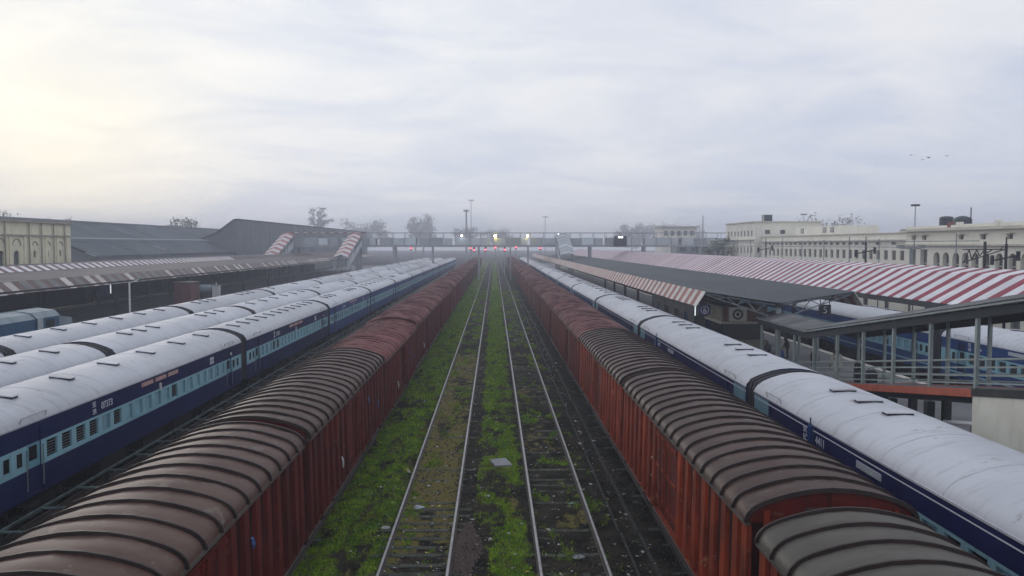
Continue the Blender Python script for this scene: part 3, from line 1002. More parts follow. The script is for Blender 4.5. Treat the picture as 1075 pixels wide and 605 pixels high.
# ventilator plate on the roof
mb = MB()
mb.box(-0.34, 0.34, -0.17, 0.17, -0.06, 0.05, 0)
mb.hexa([(-0.38, -0.20, 0.05), (0.38, -0.20, 0.05), (0.38, 0.20, 0.05), (-0.38, 0.20, 0.05), (-0.34, -0.17, 0.075), (0.34, -0.17, 0.075), (0.34, 0.17, 0.075), (-0.34, 0.17, 0.075)], 1)
VENT = mb.mesh('roof_ventilator', [vent_dark, coach_roof])
# gangway bellows
gp = [(-1.40, 1.2), (-1.40, CE - 0.02), (-1.32, CE + 0.24), (-1.05, CE + 0.38), (-0.7, CE + 0.49), (-0.35, CE + 0.55), (0, CE + 0.57)]
gp = [(x * 1.12, z + 0.035 if z > 2 else z) for x, z in gp]
gp = gp + [(-x, z) for x, z in gp[-2::-1]]
mb = MB()
for k in range(4):
    sh = 0.0 if k % 2 == 0 else 0.035
    pr = [(x * (1 - sh * 0.6), z - (sh if z > 2 else 0)) for x, z in gp]
    mb.prism(pr, k * 0.116, (k + 1) * 0.116 - 0.002)
GANG = mb.mesh('gangway_bellows', black_rub)
mb = MB()
mb.box(-1.45, 1.45, 0.1, CLEN - 0.1, 0.98, 1.115)
for y in (6.5, 10.0, 13.2):
    mb.box(-1.3, 1.3, y, y + 2.0, 0.45, 0.98)
mb.box(-0.2, 0.2, -0.45, CLEN + 0.45, 0.80, 0.98)
CUND = mb.mesh('underframe', under)
# lattice panels near the end doors of the right train
mb = MB()


def clip_seg(y0, z0, y1, z1, ya, yb, za, zb):
    # Liang-Barsky
    dy, dz = y1 - y0, z1 - z0
    t0, t1 = 0.0, 1.0
    for p, q in ((-dy, y0 - ya), (dy, yb - y0), (-dz, z0 - za), (dz, zb - z0)):
        if p == 0:
            if q < 0:
                return None
        else:
            r = q / p
            if p < 0:
                t0 = max(t0, r)
            else:
                t1 = min(t1, r)
    return None if t0 >= t1 else (y0 + t0 * dy, z0 + t0 * dz, y0 + t1 * dy, z0 + t1 * dz)


for k in range(-20, 30):
    for sgn in (1, -1):
        c_ = clip_seg(k * 0.13, BZ1 + 0.02, k * 0.13 + sgn * 2.0, BZ1 + 2.02, 0.05, 1.5, BZ1 + 0.02, CE - 0.08)
        if c_:
            mb.bar((0.008 if sgn > 0 else 0.010, c_[0], c_[1]), (0.008 if sgn > 0 else 0.010, c_[2], c_[3]), 0.004, 0.03)
LATT = mb.mesh('painted_lattice', teal)
mb = MB().box(0.0, 0.012, 0, CLEN, 3.06, 3.085)
LINE = mb.mesh('waist_line', letter)
mb = MB().box(0, 0.02, 0, 1.05, 2.98, 3.13)
PLATEP = mb.mesh('route_board', board_pink)
mb = MB().box(0, 0.02, 0, 1.3, 2.80, 2.97)
PLATEW = mb.mesh('route_board', board_white)
mb = MB().box(0, 0.02, 0, 0.5, 2.75, 2.9).box(0, 0.02, 0, 0.5, 2.93, 3.07)
PLATES = mb.mesh('class_board', board_white)
mb = MB().box(-0.2, 0.2, -0.006, 0, 2.6, 3.0)
mb = MB()
mb.tube((0, 0, 3.30), (0.06, 0, 3.46), 0.012, n=5).tube((0.06, 0, 3.46), (0.06, 1.3, 3.46), 0.012, n=5).tube((0.06, 1.3, 3.46), (0, 1.3, 3.30), 0.012, n=5)
RAINR = mb.mesh('door_rain_strip', steel_gal)


def coach(cx, y0, label, group, lod, vents, body=BODY_A, open_p=0.15, lattice=False, boards=None, face=0.42, opens=None):
    t = thing('passenger_coach', (cx, y0, 0), label, 'passenger coach', group)
    ob('body', body, t)
    rf = ob('roof', CROOF, t)
    for v in (vents if lod < 2 else vents[::3]):
        ob('roof_ventilator', VENT, rf, (face, abs(v), CE + (0.615 if abs(face) > 0.3 else 0.64)), (0, 0.11 if face > 0.3 else 0, 0))
    for s in (-1, 1):
        rz = 0 if s > 0 else math.pi
        X = s * (CHW - 0.068)
        if lod == 0:
            for c_ in win_c:
                r = rng.random()
                if opens is not None:
                    r = 0.0 if win_c.index(c_) in opens else 1.0
                me = OPENW if r < open_p else (HALFW if r < open_p * 1.35 else SHUT)
                wo_ = ob('window', me, t, (X, c_, 0), (0, 0, rz))
                if me is not SHUT:
                    ob('window_bars', BARS, wo_)
            for h in hole_toil:
                ob('toilet_window', TOILW, t, (X + s * 0.04, (h[0] + h[1]) / 2, 0), (0, 0, rz))
            for h in hole_door:
                d = ob('door', CDOOR, t, (X, (h[0] + h[1]) / 2, 0), (0, 0, rz))
                ob('handrail', HANDR, d)
                ob('handrail', HANDR, d, (0, -0.84, 0))
                ob('door_step', STEP, t, (s * 1.32, (h[0] + h[1]) / 2, 0), (0, 0, rz))
                ob('door_rain_strip', RAINR, rf, (s * 1.60, h[0] - 0.3 if s > 0 else h[1] + 0.3, 0), (0, 0, rz))
        else:
            stuff(ob('window_row', WINROW, t, (0, 0 if s > 0 else CLEN, 0), (0, 0, rz)))
            for h in hole_door:
                ob('door', CDOOR, t, (X, (h[0] + h[1]) / 2, 0), (0, 0, rz))
        if lattice and lod < 2:
            for yl in (0.0, CLEN - 1.55):
                ob('painted_lattice', LATT, t, (s * CHW, yl if s > 0 else yl + 1.55, 0), (0, 0, rz))
            ob('waist_line', LINE, t, (s * CHW, 0 if s > 0 else CLEN, 0), (0, 0, rz))
    for ye, rz in ((0.002, math.pi), (CLEN - 0.002, 0)):
        ob('gangway_bellows', GANG, t, (0, ye, 0), (0, 0, rz))
    ob('underframe', CUND, t)
    for yb in (3.3, CLEN - 3.3):
        b = ob('bogie', BOGIE, t, (0, yb, 0))
        if lod < 2:
            for yw in (-1.0, 1.0):
                ob('wheelset', WHEEL, b, (0, yw, 0))
    return t


def on_side(t, s, me, y, z=0.0, name='lettering', off=0.004):
    return ob(name, me, t, (s * (CHW + off), y, z), (R(90), 0, R(90) if s > 0 else R(-90)))


PIT = 22.28
vA = [2.6, 5.9, 9.2, 12.5, 15.8, 18.9]
vB = [3.6, 5.3, 7.0, CLEN - 3.6, CLEN - 5.3, CLEN - 7.0]
vC = [1.6, 3.4, 5.2, 7.0, 8.8, 10.6, 12.4, 14.2, 16, 17.8, 19.6]
T_sr, T_ec, T_n1, T_n2 = text_mesh('SR', 0.25, letter), text_mesh('EC', 0.25, letter), text_mesh('07373', 0.33, letter), text_mesh('4411', 0.33, letter)
T_se, T_n3 = text_mesh('SE', 0.25, letter), text_mesh('12306', 0.20, letter)
for k in range(12):
    gap = 21.2 + PIT * k
    t = coach(-14.8, gap + 0.47, f'{ORD[k]} blue coach from the camera in the train nearest the left wagons', 'coaches of the left train nearest the wagons',
              0 if k < 4 else (1 if k < 7 else 2), [vA, vC, vB, vA, vB][k % 5] if k else vA, open_p=[0.22, 0.10, 0.55, 0.4][k % 4], body=BODY_A if k < 2 else BODY_C, opens=[(0, 1, 2, 3, 5, 11), (3, 4), None, None][min(k, 3)])
    if k < 3:
        on_side(t, 1, T_se, 5.45, 2.96)
        on_side(t, 1, T_sr, 5.45, 2.72)
        on_side(t, 1, T_n1, 6.05, 2.80)
        for q in range(3):
            ob('route_board', PLATEP, t, (CHW + 0.002, 9.2 + 1.25 * q, 0))
        ob('class_board', PLATES, t, (CHW + 0.002, 16.6, 0))
        MB().box(0, 0.05, -0.06, 0.06, 2.60, 2.86).build('junction_box', white_paint, t, loc=(CHW + 0.001, 10.9, 0))
        MB().tube((0, 0, 0), (0.06, 0, 0), 0.07, n=10).build('tail_lamp', white_paint, t, loc=(CHW, 19.6, 2.86))
for k in range(12):
    gap = 37.4 - PIT + PIT * k
    coach(-18.9, gap + 0.47, f'{ORD[k]} white roofed coach from the camera in the middle left train', 'coaches of the middle left train', 1 if k < 3 else 2, [vA, vB][k % 2], open_p=0.2)
for k in range(12):
    gap = 37.3 - PIT + PIT * k
    coach(-23.3, gap + 0.47, f'{ORD[k]} white roofed coach from the camera in the leftmost coach train', 'coaches of the leftmost coach train', 1 if k < 3 else 2, [vB, vA][k % 2], open_p=0.2)
for k in range(13):
    gap = 28.6 - PIT + PIT * k
    t = coach(10.6, gap + 0.47, f'{ORD[k]} navy coach from the camera between right wagons and the platform', 'coaches between the right wagons and the platform',
              0 if k < 3 else (1 if k < 7 else 2), [vB, vB, vB, vA][k % 4], lattice=True, face=-0.08, body=BODY_A if k < 3 else BODY_C)
    if k < 2:
        on_side(t, -1, T_sr, CLEN - 4.55, 2.90)
        on_side(t, -1, T_ec, CLEN - 4.55, 2.67)
        on_side(t, -1, T_n2, CLEN - 5.45, 2.74)
        ob('route_board', PLATEW, t, (-CHW - 0.002, CLEN - 8.1, 0), (0, 0, math.pi))
        MB().box(-0.05, 0.05, -0.09, 0.09, 2.60, 3.2).tube((0, 0, 3.2), (0, 0, 3.42), 0.02).build('cable_box', blue_mid, t, loc=(-CHW - 0.05, CLEN - 5.2, 0))
for k in range(9):
    gap = 45.7 - PIT + PIT * k
    t = coach(26.5, gap + 0.47, f'{ORD[k]} blue coach from the camera beside the red and white striped canopy', 'coaches beside the striped canopy', 0 if k < 3 else 2, [vB, vA][k % 2],
              body=BODY_C, open_p=0.75 if k == 0 else 0.35)
    if k == 0:
        on_side(t, -1, T_se, CLEN - 2.6, 2.98)
        on_side(t, -1, T_sr, CLEN - 2.6, 2.74)
        on_side(t, -1, T_n3, CLEN - 3.3, 2.84)
        for q in range(3):
            ob('route_board', PLATEW, t, (-CHW - 0.002, CLEN - 6.0 - 1.6 * q, 0.16), (0, 0, math.pi))
    mb = MB().box(0, 0.012, 0, CLEN, 1.42, 1.50)
    for s in (-1, 1):
        ob('pale_stripe', mb.mesh('pale_stripe', teal) if 'PSTR' not in globals() else PSTR, t, (s * CHW, 0 if s > 0 else CLEN, 0), (0, 0, 0 if s > 0 else math.pi))

# walkway frame between wagons and coaches (coach cleaning stage)
walk_steel = M('walkway_steel', (0.10, 0.15, 0.155), (0.05, 0.075, 0.08), 2.5, 0.6, spec=0.3)
wk = thing('cleaning_walkway', (-11.95, 0, G0), 'low steel ladder frame walkway running between left wagons and blue coaches', 'walkway')
for sx in (-1, 1):
    MB().box(sx * 0.38 - 0.022, sx * 0.38 + 0.022, 10, 260, 1.30, 1.37).build('side_beam', walk_steel, wk)
y = 11.0
cb = MB().box(-0.358, 0.358, -0.03, 0.03, 1.31, 1.36).mesh('cross_bar', walk_steel)
lg = MB().box(-0.045, 0.045, -0.045, 0.045, 0, 1.28).mesh('leg', dark_void)
far_bars = MB()
while y < 250:
    if y < 90:
        ob('cross_bar', cb, wk, (0, y, 0))
        if int(y * 10) % 3 == 0:
            for sx in (-1, 1):
                ob('leg', lg, wk, (sx * 0.38, y, 0))
    else:
        far_bars.box(-0.345, 0.345, y - 0.05, y + 0.05, 1.29, 1.36)
        far_bars.box(0.335, 0.425, y - 0.04, y + 0.04, 0, 1.28)
    y += 1.9
stuff(far_bars.build('cross_bar_row', steel_gal, wk))

# ------------------------------------------------------------------ right island platform
PH = 0.84


def platform(name, x0, x1, y0, y1):
    root = bpy.data.objects.new(name, None)
    col.objects.link(root)
    struct(root)
    root.location = (0, 0, G0)
    h = PH - G0
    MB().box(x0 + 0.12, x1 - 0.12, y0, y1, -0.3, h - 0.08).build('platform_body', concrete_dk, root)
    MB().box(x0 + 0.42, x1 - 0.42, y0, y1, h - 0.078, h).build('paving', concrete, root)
    for xa, xb in ((x0, x0 + 0.418), (x1 - 0.418, x1)):
        me = MB().box(xa, xb, 0, 1.98, h - 0.079, h + 0.01).mesh('coping_slab', offwhite_trim)
        n = int((y1 - y0) / 2)
        mbj = MB()
        for k in range(n):
            yk = y0 + 2 * k
            if yk < 75:
                ob('coping_slab', me, root, (0, yk, 0))
            else:
                mbj.box(xa, xb, yk, yk + 1.98, h - 0.079, h + 0.01)
        stuff(mbj.build('coping_slab_row', offwhite_trim, root))
    return root


platform('island_platform', 12.25, 23.3, 4, 330)
platform('main_platform', 28.4, 40.0, 20, 330)
platform('left_platform', -50, -34.6, 35, 300)

# dark butterfly canopy over the island platform
CX, CY0, CY1 = 16.9, 48.4, 262.0
HWD = 4.45
can = thing('butterfly_canopy', (CX, CY0, PH), 'dark grey butterfly canopy with red and white valances over the island platform', 'canopy')
zv, ze = 4.86 - PH, 5.53 - PH
for s in (-1, 1):
    n = 36
    for k in range(n):
        ya, yb = k * (CY1 - CY0) / n, (k + 1) * (CY1 - CY0) / n - 0.02
        zo = 0.004 * (k % 2)
        mbp = MB()
        a, b = (s * 0.02, zv + zo), (s * HWD, ze + zo)
        pts = [(a[0], a[1] - 0.05), (a[0], a[1]), (b[0], b[1]), (b[0], b[1] - 0.05)]
        mbp.prism(pts if s > 0 else pts[::-1], ya, yb)
        mbp.build('roof_sheet', canopy_grey, can)
    # valance sheets
    yv = 0.0
    far_w, far_r = MB(), MB()
    kk = 0
    prof = lambda o: [(s * (HWD + 0.01), ze + 0.01), (s * (HWD + 0.55), ze - 0.86), (s * (HWD + 0.52), ze - 0.88), (s * (HWD - 0.02), ze - 0.03)]
    pw_ = MB().prism(prof(0) if s > 0 else prof(0)[::-1], 0, 0.80).mesh('valance_sheet', fas_white)
    pr_ = MB().prism(prof(0) if s > 0 else prof(0)[::-1], 0, 0.80).mesh('valance_sheet', fas_red)
    while yv < CY1 - CY0:
        if yv < 80:
            ob('valance_sheet', pw_ if kk % 2 == 0 else pr_, can, (0, yv, rng.uniform(-0.012, 0.012)))
        else:
            (far_w if kk % 2 == 0 else far_r).prism(prof(0) if s > 0 else prof(0)[::-1], yv, yv + 0.80)
        yv += 0.81
        kk += 1
    stuff(far_w.build('valance_row', fas_white, can))
    stuff(far_r.build('valance_row', fas_red, can))
MB().box(-0.18, 0.18, 0, CY1 - CY0, zv - 0.28, zv - 0.055).build('valley_gutter', dark_void, can)
ntr = 22
for k in range(ntr):
    yt = 0.25 + k * 9.6 if k else 0.3
    if yt > CY1 - CY0:
        break
    if k < 9:
        cm = MB()
        cm.box(-0.13, 0.13, yt - 0.13, yt + 0.13, 0, zv - 0.28)
        cm.box(-0.3, 0.3, yt - 0.3, yt + 0.3, 0, 0.5)
        cm.build('column', dark_void if k else post_green, can)
    tm = MB()
    for s in (-1, 1):
        tm.bar((s * 0.1, yt, zv - 0.15), (s * HWD, yt, ze - 0.12), 0.07, 0.09)
        tm.bar((s * 0.1, yt, zv - 0.95), (s * (HWD - 0.1), yt, ze - 0.20), 0.06, 0.06)
        for a in range(3):
            u0, u1, u2 = 0.15 + a * 0.27, 0.285 + a * 0.27, 0.42 + a * 0.27
            top = lambda u: (s * (0.1 + u * (HWD - 0.1)), yt, zv - 0.15 + u * (ze - zv))
            bot = lambda u: (s * (0.1 + u * (HWD - 0.1)), yt, zv - 0.93 + u * (ze - 0.2 - zv + 0.95))
            tm.bar(top(u0), bot(u1), 0.04, 0.05)
            tm.bar(bot(u1), top(u2), 0.04, 0.05)
    tm.build('truss', steel_gal if k < 2 else dark_void, can)
for xp in (-3.2, -1.6, 1.6, 3.2):
    MB().box(xp - 0.04, xp + 0.04, 0.1, 110, zv + (ze - zv) * abs(xp) / HWD - 0.14, zv + (ze - zv) * abs(xp) / HWD - 0.062).build('purlin', dark_void, can)

# red and white pitched canopy over the main platform
SX0, SZ0, SX1, SZ1, SX2, SZ2 = 28.3, 4.62, 31.6, 6.42, 33.0, 6.72
sc0, sc1 = 36.0, 322.0
stc = thing('striped_canopy', (SX0, sc0, PH), 'pitched canopy of red and white striped sheets over the far right platform', 'canopy')


def stripe_prof():
    t_ = 0.04
    p = [(0, SZ0 - PH), (SX1 - SX0, SZ1 - PH), (SX2 - SX0, SZ2 - PH)]
    q = [(SX2 - SX0 + 1.4, SZ1 - PH), (SX2 - SX0 + 4.7, SZ0 - PH)]
    top = p + q
    return top + [(x, z - t_) for x, z in top[::-1]]


sp = stripe_prof()
mw = MB().prism(sp, 0, 0.97).mesh('roof_sheet', str_white)
mr_ = MB().prism(sp, 0, 0.76).mesh('roof_sheet', str_red)
yv, kk = 0.0, 0
fw_, fr_ = MB(), MB()
while yv < sc1 - sc0:
    wd = 0.98 if kk % 2 == 0 else 0.77
    if yv < 112:
        ob('roof_sheet', mw if kk % 2 == 0 else mr_, stc, (rng.uniform(-0.02, 0.02), yv, 0))
    else:
        (fw_ if kk % 2 == 0 else fr_).prism(sp, yv, yv + wd - 0.01)
    yv += wd
    kk += 1
stuff(fw_.build('roof_sheet_row', str_white, stc))
stuff(fr_.build('roof_sheet_row', str_red, stc))
MB().box(0.05, 0.25, 0, sc1 - sc0, SZ0 - PH - 0.42, SZ0 - PH - 0.05).build('eave_beam', dark_void, stc)
MB().box(SX2 - SX0 + 4.4, SX2 - SX0 + 4.6, 0, sc1 - sc0, SZ0 - PH - 0.42, SZ0 - PH - 0.05).build('eave_beam', dark_void, stc)
for k in range(30):
    y = 1 + 9.5 * k
    if y < sc1 - sc0:
        MB().box(1.4, 1.65, y, y + 0.25, 0, SZ0 - PH + 0.65).build('column', post_green, stc)
        MB().box(SX2 - SX0 + 3.0, SX2 - SX0 + 3.25, y, y + 0.25, 0, SZ0 - PH + 0.65).build('column', post_green, stc)
        MB().box(0.06, SX2 - SX0 + 4.6, y + 0.06, y + 0.2, SZ0 - PH - 0.22, SZ0 - PH - 0.06).build('tie_beam', dark_void, stc)

# overhead line masts and the pipe frame behind the striped canopy
pg = thing('pipe_frame', (35.6, 60, PH), 'thin pipe frame standing behind the ridge of the striped canopy', 'pipe frame')
for z in (7.25, 7.75):
    MB().tube((0, 0, z), (0, 110, z), 0.035, n=5).build('pipe', steel_gal, pg)
for k in range(17):
    MB().tube((0, 3 + 6.4 * k, 0), (0, 3 + 6.4 * k, 8.0 + 0.35 * (k % 3 == 0)), 0.045, n=5).build('post', steel_gal, pg)
for k, (yy, hh, kind) in enumerate([(81.6, 7.75, 0), (72.7, 7.15, 1), (61.6, 7.7, 2), (59.0, 7.5, 0), (112, 7.9, 0), (131, 7.8, 1)]):
    m_ = thing('line_mast', (37.0, yy, PH), ['dark insulator mast', 'grey lamp mast with twin heads', 'lattice bracket mast'][kind] + [' before the long white wing', ' beside the arched openings',
               ' at the right arches', ' nearest the right edge behind striped canopy', ' before the middle of the white wing', ' before the far white block'][k], 'mast')
    MB().box(-0.075, 0.075, -0.075, 0.075, 0, hh).build('pole', dark_void if kind != 1 else steel_gal, m_)
    am = MB()
    if kind == 0:
        am.bar((-1.0, 0, hh - 1.2), (0.9, 0, hh - 0.8), 0.1, 0.1)
        am.tube((-1.0, 0, hh - 1.5), (-1.0, 0, hh - 0.8), 0.14, n=8)
        am.tube((0.9, 0, hh - 1.2), (0.9, 0, hh - 0.5), 0.14, n=8)
        am.tube((0, 0, hh), (0, 0, hh + 0.5), 0.05, n=6)
    elif kind == 1:
        am.bar((-0.9, 0, hh), (0.9, 0, hh), 0.1, 0.1)
        am.box(-1.2, -0.6, -0.2, 0.2, hh, hh + 0.28)
        am.box(0.6, 1.2, -0.2, 0.2, hh, hh + 0.28)
    else:
        for a in range(5):
            am.bar((-1.6 + a * 0.6, 0, hh - 1.6 + 0.25 * a), (-1.2 + a * 0.6, 0, hh - 0.6), 0.06, 0.06)
            am.bar((-1.2 + a * 0.6, 0, hh - 0.6), (-1.0 + a * 0.6, 0, hh - 1.35 + 0.25 * a), 0.06, 0.06)
        am.bar((-1.7, 0, hh - 0.6), (1.5, 0, hh - 0.6), 0.07, 0.07)
        am.bar((-1.7, 0, hh - 1.6), (1.5, 0, hh - 0.6), 0.07, 0.07)
    am.build('cross_arm', dark_void if kind != 1 else steel_gal, m_)

# ------------------------------------------------------------------ covered ramp to the platform
RX0, RX1 = 16.0, 18.4


def rdeck(y):
    return max(PH, 3.47 - (y - 27.0) * 0.149)


def rroof(y):
    return 3.94 if y >= 41.6 else 3.94 + (41.6 - y) * 0.160


ramp = thing('covered_ramp', (RX0, 27, PH), 'covered pedestrian ramp with pale railings and red side beam down to platform', 'ramp')


def rp(x, y, z):
    return (x - RX0, y - 27, z - PH)


YE = 44.6
mb = MB()
mb.hexa([rp(RX0 + 0.02, 10, rdeck(10) - 0.2), rp(RX1 - 0.02, 10, rdeck(10) - 0.2), rp(RX1 - 0.02, YE, rdeck(YE) - 0.2), rp(RX0 + 0.02, YE, rdeck(YE) - 0.2),
         rp(RX0 + 0.02, 10, rdeck(10)), rp(RX1 - 0.02, 10, rdeck(10)), rp(RX1 - 0.02, YE, rdeck(YE)), rp(RX0 + 0.02, YE, rdeck(YE))])
mb.build('deck', concrete, ramp)
for xx in (RX0, RX1):
    mb = MB()
    a, b = xx - 0.06, xx + 0.015
    if xx == RX1:
        a, b = xx - 0.015, xx + 0.06
    mb.hexa([rp(a, 27.05, rdeck(27) - 0.26), rp(b, 27.05, rdeck(27) - 0.26), rp(b, YE, rdeck(YE) - 0.26), rp(a, YE, rdeck(YE) - 0.26),
             rp(a, 27.05, rdeck(27) + 0.02), rp(b, 27.05, rdeck(27) + 0.02), rp(b, YE, rdeck(YE) + 0.02), rp(a, YE, rdeck(YE) + 0.02)])
    mb.build('side_beam', beam_red, ramp)
mb = MB()
mb.hexa([rp(RX0 + 0.3, 27.05, rdeck(27) - 0.5), rp(RX1 - 0.3, 27.05, rdeck(27) - 0.5), rp(RX1 - 0.3, 42, rdeck(42) - 0.5), rp(RX0 + 0.3, 42, rdeck(42) - 0.5),
         rp(RX0 + 0.3, 27.05, rdeck(27) - 0.202), rp(RX1 - 0.3, 27.05, rdeck(27) - 0.202), rp(RX1 - 0.3, 42, rdeck(42) - 0.202), rp(RX0 + 0.3, 42, rdeck(42) - 0.202)])
mb.build('under_beam', dark_void, ramp)
mb = MB()
mb.hexa([rp(RX0 - 0.05, 10, PH), rp(RX1 + 0.05, 10, PH), rp(RX1 + 0.05, 27.0, PH), rp(RX0 - 0.05, 27.0, PH),
         rp(RX0 - 0.05, 10, rdeck(10) - 0.21), rp(RX1 + 0.05, 10, rdeck(10) - 0.21), rp(RX1 + 0.05, 27.0, rdeck(27) - 0.21), rp(RX0 - 0.05, 27.0, rdeck(27) - 0.21)])
mb.build('abutment_wall', cream_ramp, ramp)
mb = MB()
for xx in (RX0 - 0.06, RX1 + 0.06):
    mb.hexa([rp(xx - 0.05, 10, rdeck(10) - 0.20), rp(xx + 0.05, 10, rdeck(10) - 0.20), rp(xx + 0.05, 27.0, rdeck(27) - 0.20), rp(xx - 0.05, 27.0, rdeck(27) - 0.20),
             rp(xx - 0.05, 10, rdeck(10) + 0.05), rp(xx + 0.05, 10, rdeck(10) + 0.05), rp(xx + 0.05, 27.0, rdeck(27) + 0.05), rp(xx - 0.05, 27.0, rdeck(27) + 0.05)])
mb.build('abutment_coping', concrete_dk, ramp)
pys = [15.8, 18.6, 21.4, 24.2, 26.9, 29.8, 32.6, 35.3, 38.0, 40.8, 43.5, 46.1, 48.9]
for y in pys:
    for xx, dx in ((RX0, 0.0), (RX1, 0.35)):
        yy = y + dx
        z0 = rdeck(yy) if yy < YE else PH
        MB().box(xx - RX0 - 0.06, xx - RX0 + 0.06, yy - 27 - 0.06, yy - 27 + 0.06, z0 - PH, rroof(yy) - PH - 0.05).build('roof_post', post_green, ramp)
        if 29 < yy < 40:
            MB().box(xx - RX0 - 0.14, xx - RX0 + 0.14, yy - 27 - 0.14, yy - 27 + 0.14, 0, rdeck(yy) - PH - 0.5).build('support_column', dark_void, ramp)
for xx in (RX0 + 0.02, RX1 - 0.02):
    for q in (0.22, 0.48, 0.75, 1.02):
        yend = 43.4
        MB().bar(rp(xx, 12, rdeck(12) + q), rp(xx, yend, rdeck(yend) + q), 0.05, 0.055).build('rail_pipe', post_green, ramp)
# corrugated roof sheets in two slopes
RDG = (RX0 + RX1) / 2
for k in range(38):
    ya = 12 + k * 1.0
    yb = ya + 0.985
    if ya > 49.2:
        break
    mb = MB()
    nseg = 10
    for (xa, za, xb, zb) in ((RX0 - 0.25, 0.0, RDG, 0.34), (RDG, 0.34, RX1 + 0.25, 0.0)):
        for j in range(nseg):
            y0, y1 = ya + (yb - ya) * j / nseg, ya + (yb - ya) * (j + 1) / nseg
            o0, o1 = (0.02 if j % 2 == 0 else 0.0), (0.02 if (j + 1) % 2 == 0 else 0.0)
            pa = [rp(xa, y0, rroof(y0) + za + o0), rp(xa, y1, rroof(y1) + za + o1), rp(xb, y1, rroof(y1) + zb + o1), rp(xb, y0, rroof(y0) + zb + o0)]
            mb.face(pa[::-1])
    mb.build('roof_sheet', [ramp_sheet, fas_white][0], ramp)
for xx in (RX0 - 0.18, RX1 + 0.18):
    for ya, yb in ((12, 41.6), (41.6, 49.4)):
        mb = MB()
        for dz, hh in ((-0.055, 0.07),):
            mb.bar(rp(xx, ya, rroof(ya) + dz), rp(xx, yb, rroof(yb) + dz), 0.07, hh)
        mb.build('eave_beam', post_green, ramp)
        mb = MB()
        mb.bar(rp(xx + (0.12 if xx < RDG else -0.12), ya, rroof(ya) - 0.27), rp(xx + (0.12 if xx < RDG else -0.12), yb, rroof(yb) - 0.27), 0.08, 0.30)
        mb.build('eave_girder', dark_void, ramp)
for y in pys:
    MB().bar(rp(RX0, y, rroof(y) - 0.12), rp(RX1, y, rroof(y) - 0.12), 0.06, 0.12).build('roof_tie', dark_void, ramp)

# ------------------------------------------------------------------ things on the island platform
kt = thing('platform_stall', (17.0, 55.5, PH), 'food stall with red panels and a round ring emblem on the island platform', 'stall')
MB().box(-1.6, 1.6, 0, 4.0, 0, 1.0).build('counter', cream_dirty, kt)
MB().box(-1.35, 1.35, 0.35, 3.9, 1.002, 2.1).build('glazed_front', dark_glass, kt)
MB().box(-1.7, 1.7, -0.15, 4.1, 2.1, 2.25).build('shelf', offwhite_trim, kt)
MB().box(-1.55, 1.55, 0.0, 3.9, 2.252, 3.25).build('sign_box', cream_dirty, kt)
MB().box(0.15, 0.95, -0.03, -0.002, 2.27, 3.22).build('red_panel', brick_red, kt)
MB().box(-1.5, -1.2, -0.03, -0.002, 2.27, 3.22).build('red_panel', brick_red, kt)
MB().box(-1.1, 0.1, -0.03, -0.002, 2.27, 3.22).build('white_panel', offwhite, kt)
mb = MB()
for k in range(20):
    a0, a1 = 2 * math.pi * k / 20, 2 * math.pi * (k + 1) / 20
    for (r0, r1) in ((0.24, 0.36), (0.0, 0.12)):
        mb.face([(-0.5 + r0 * math.cos(a0), -0.036, 2.74 + r0 * math.sin(a0)), (-0.5 + r1 * math.cos(a0), -0.036, 2.74 + r1 * math.sin(a0)),
                 (-0.5 + r1 * math.cos(a1), -0.036, 2.74 + r1 * math.sin(a1)), (-0.5 + r0 * math.cos(a1), -0.036, 2.74 + r0 * math.sin(a1))])
mb.build('ring_emblem', dark_void, kt)
of = thing('platform_office', (15.1, 62, PH), 'grey walled platform office with blue door under the dark canopy', 'office')
mb = MB()
mb.wall('y', 0.0, -1, 0, 3.4, 0, 3.2, [(0.9, 1.9, 0, 2.2)], 0, 0.15)
mb.wall('x', 0.0, -1, 0, 16, 0, 3.2, [(2, 3.2, 0, 2.2), (5, 7, 1.0, 2.2), (9, 11, 1.0, 2.2), (13, 14.2, 0, 2.2)], 0, 0.15)
mb.box(0.16, 3.4, 0.16, 16, 0, 3.19)
mb.build('wall', M('office_plaster', (0.22, 0.23, 0.25), (0.15, 0.16, 0.18), 0.8, 0.85), of)
MB().box(-0.1, 3.5, -0.1, 16.1, 3.2, 3.3).build('roof_slab', concrete_dk, of)
MB().box(0.92, 1.88, 0.06, 0.12, 0, 2.18).build('door', blue_mid, of)
for a, b in ((2, 3.2), (13, 14.2)):
    MB().box(0.06, 0.12, a + 0.02, b - 0.02, 0, 2.18).build('door', blue_mid, of)
for a, b in ((5, 7), (9, 11)):
    MB().box(0.08, 0.12, a + 0.02, b - 0.02, 1.02, 2.18).build('window', win_dark, of)
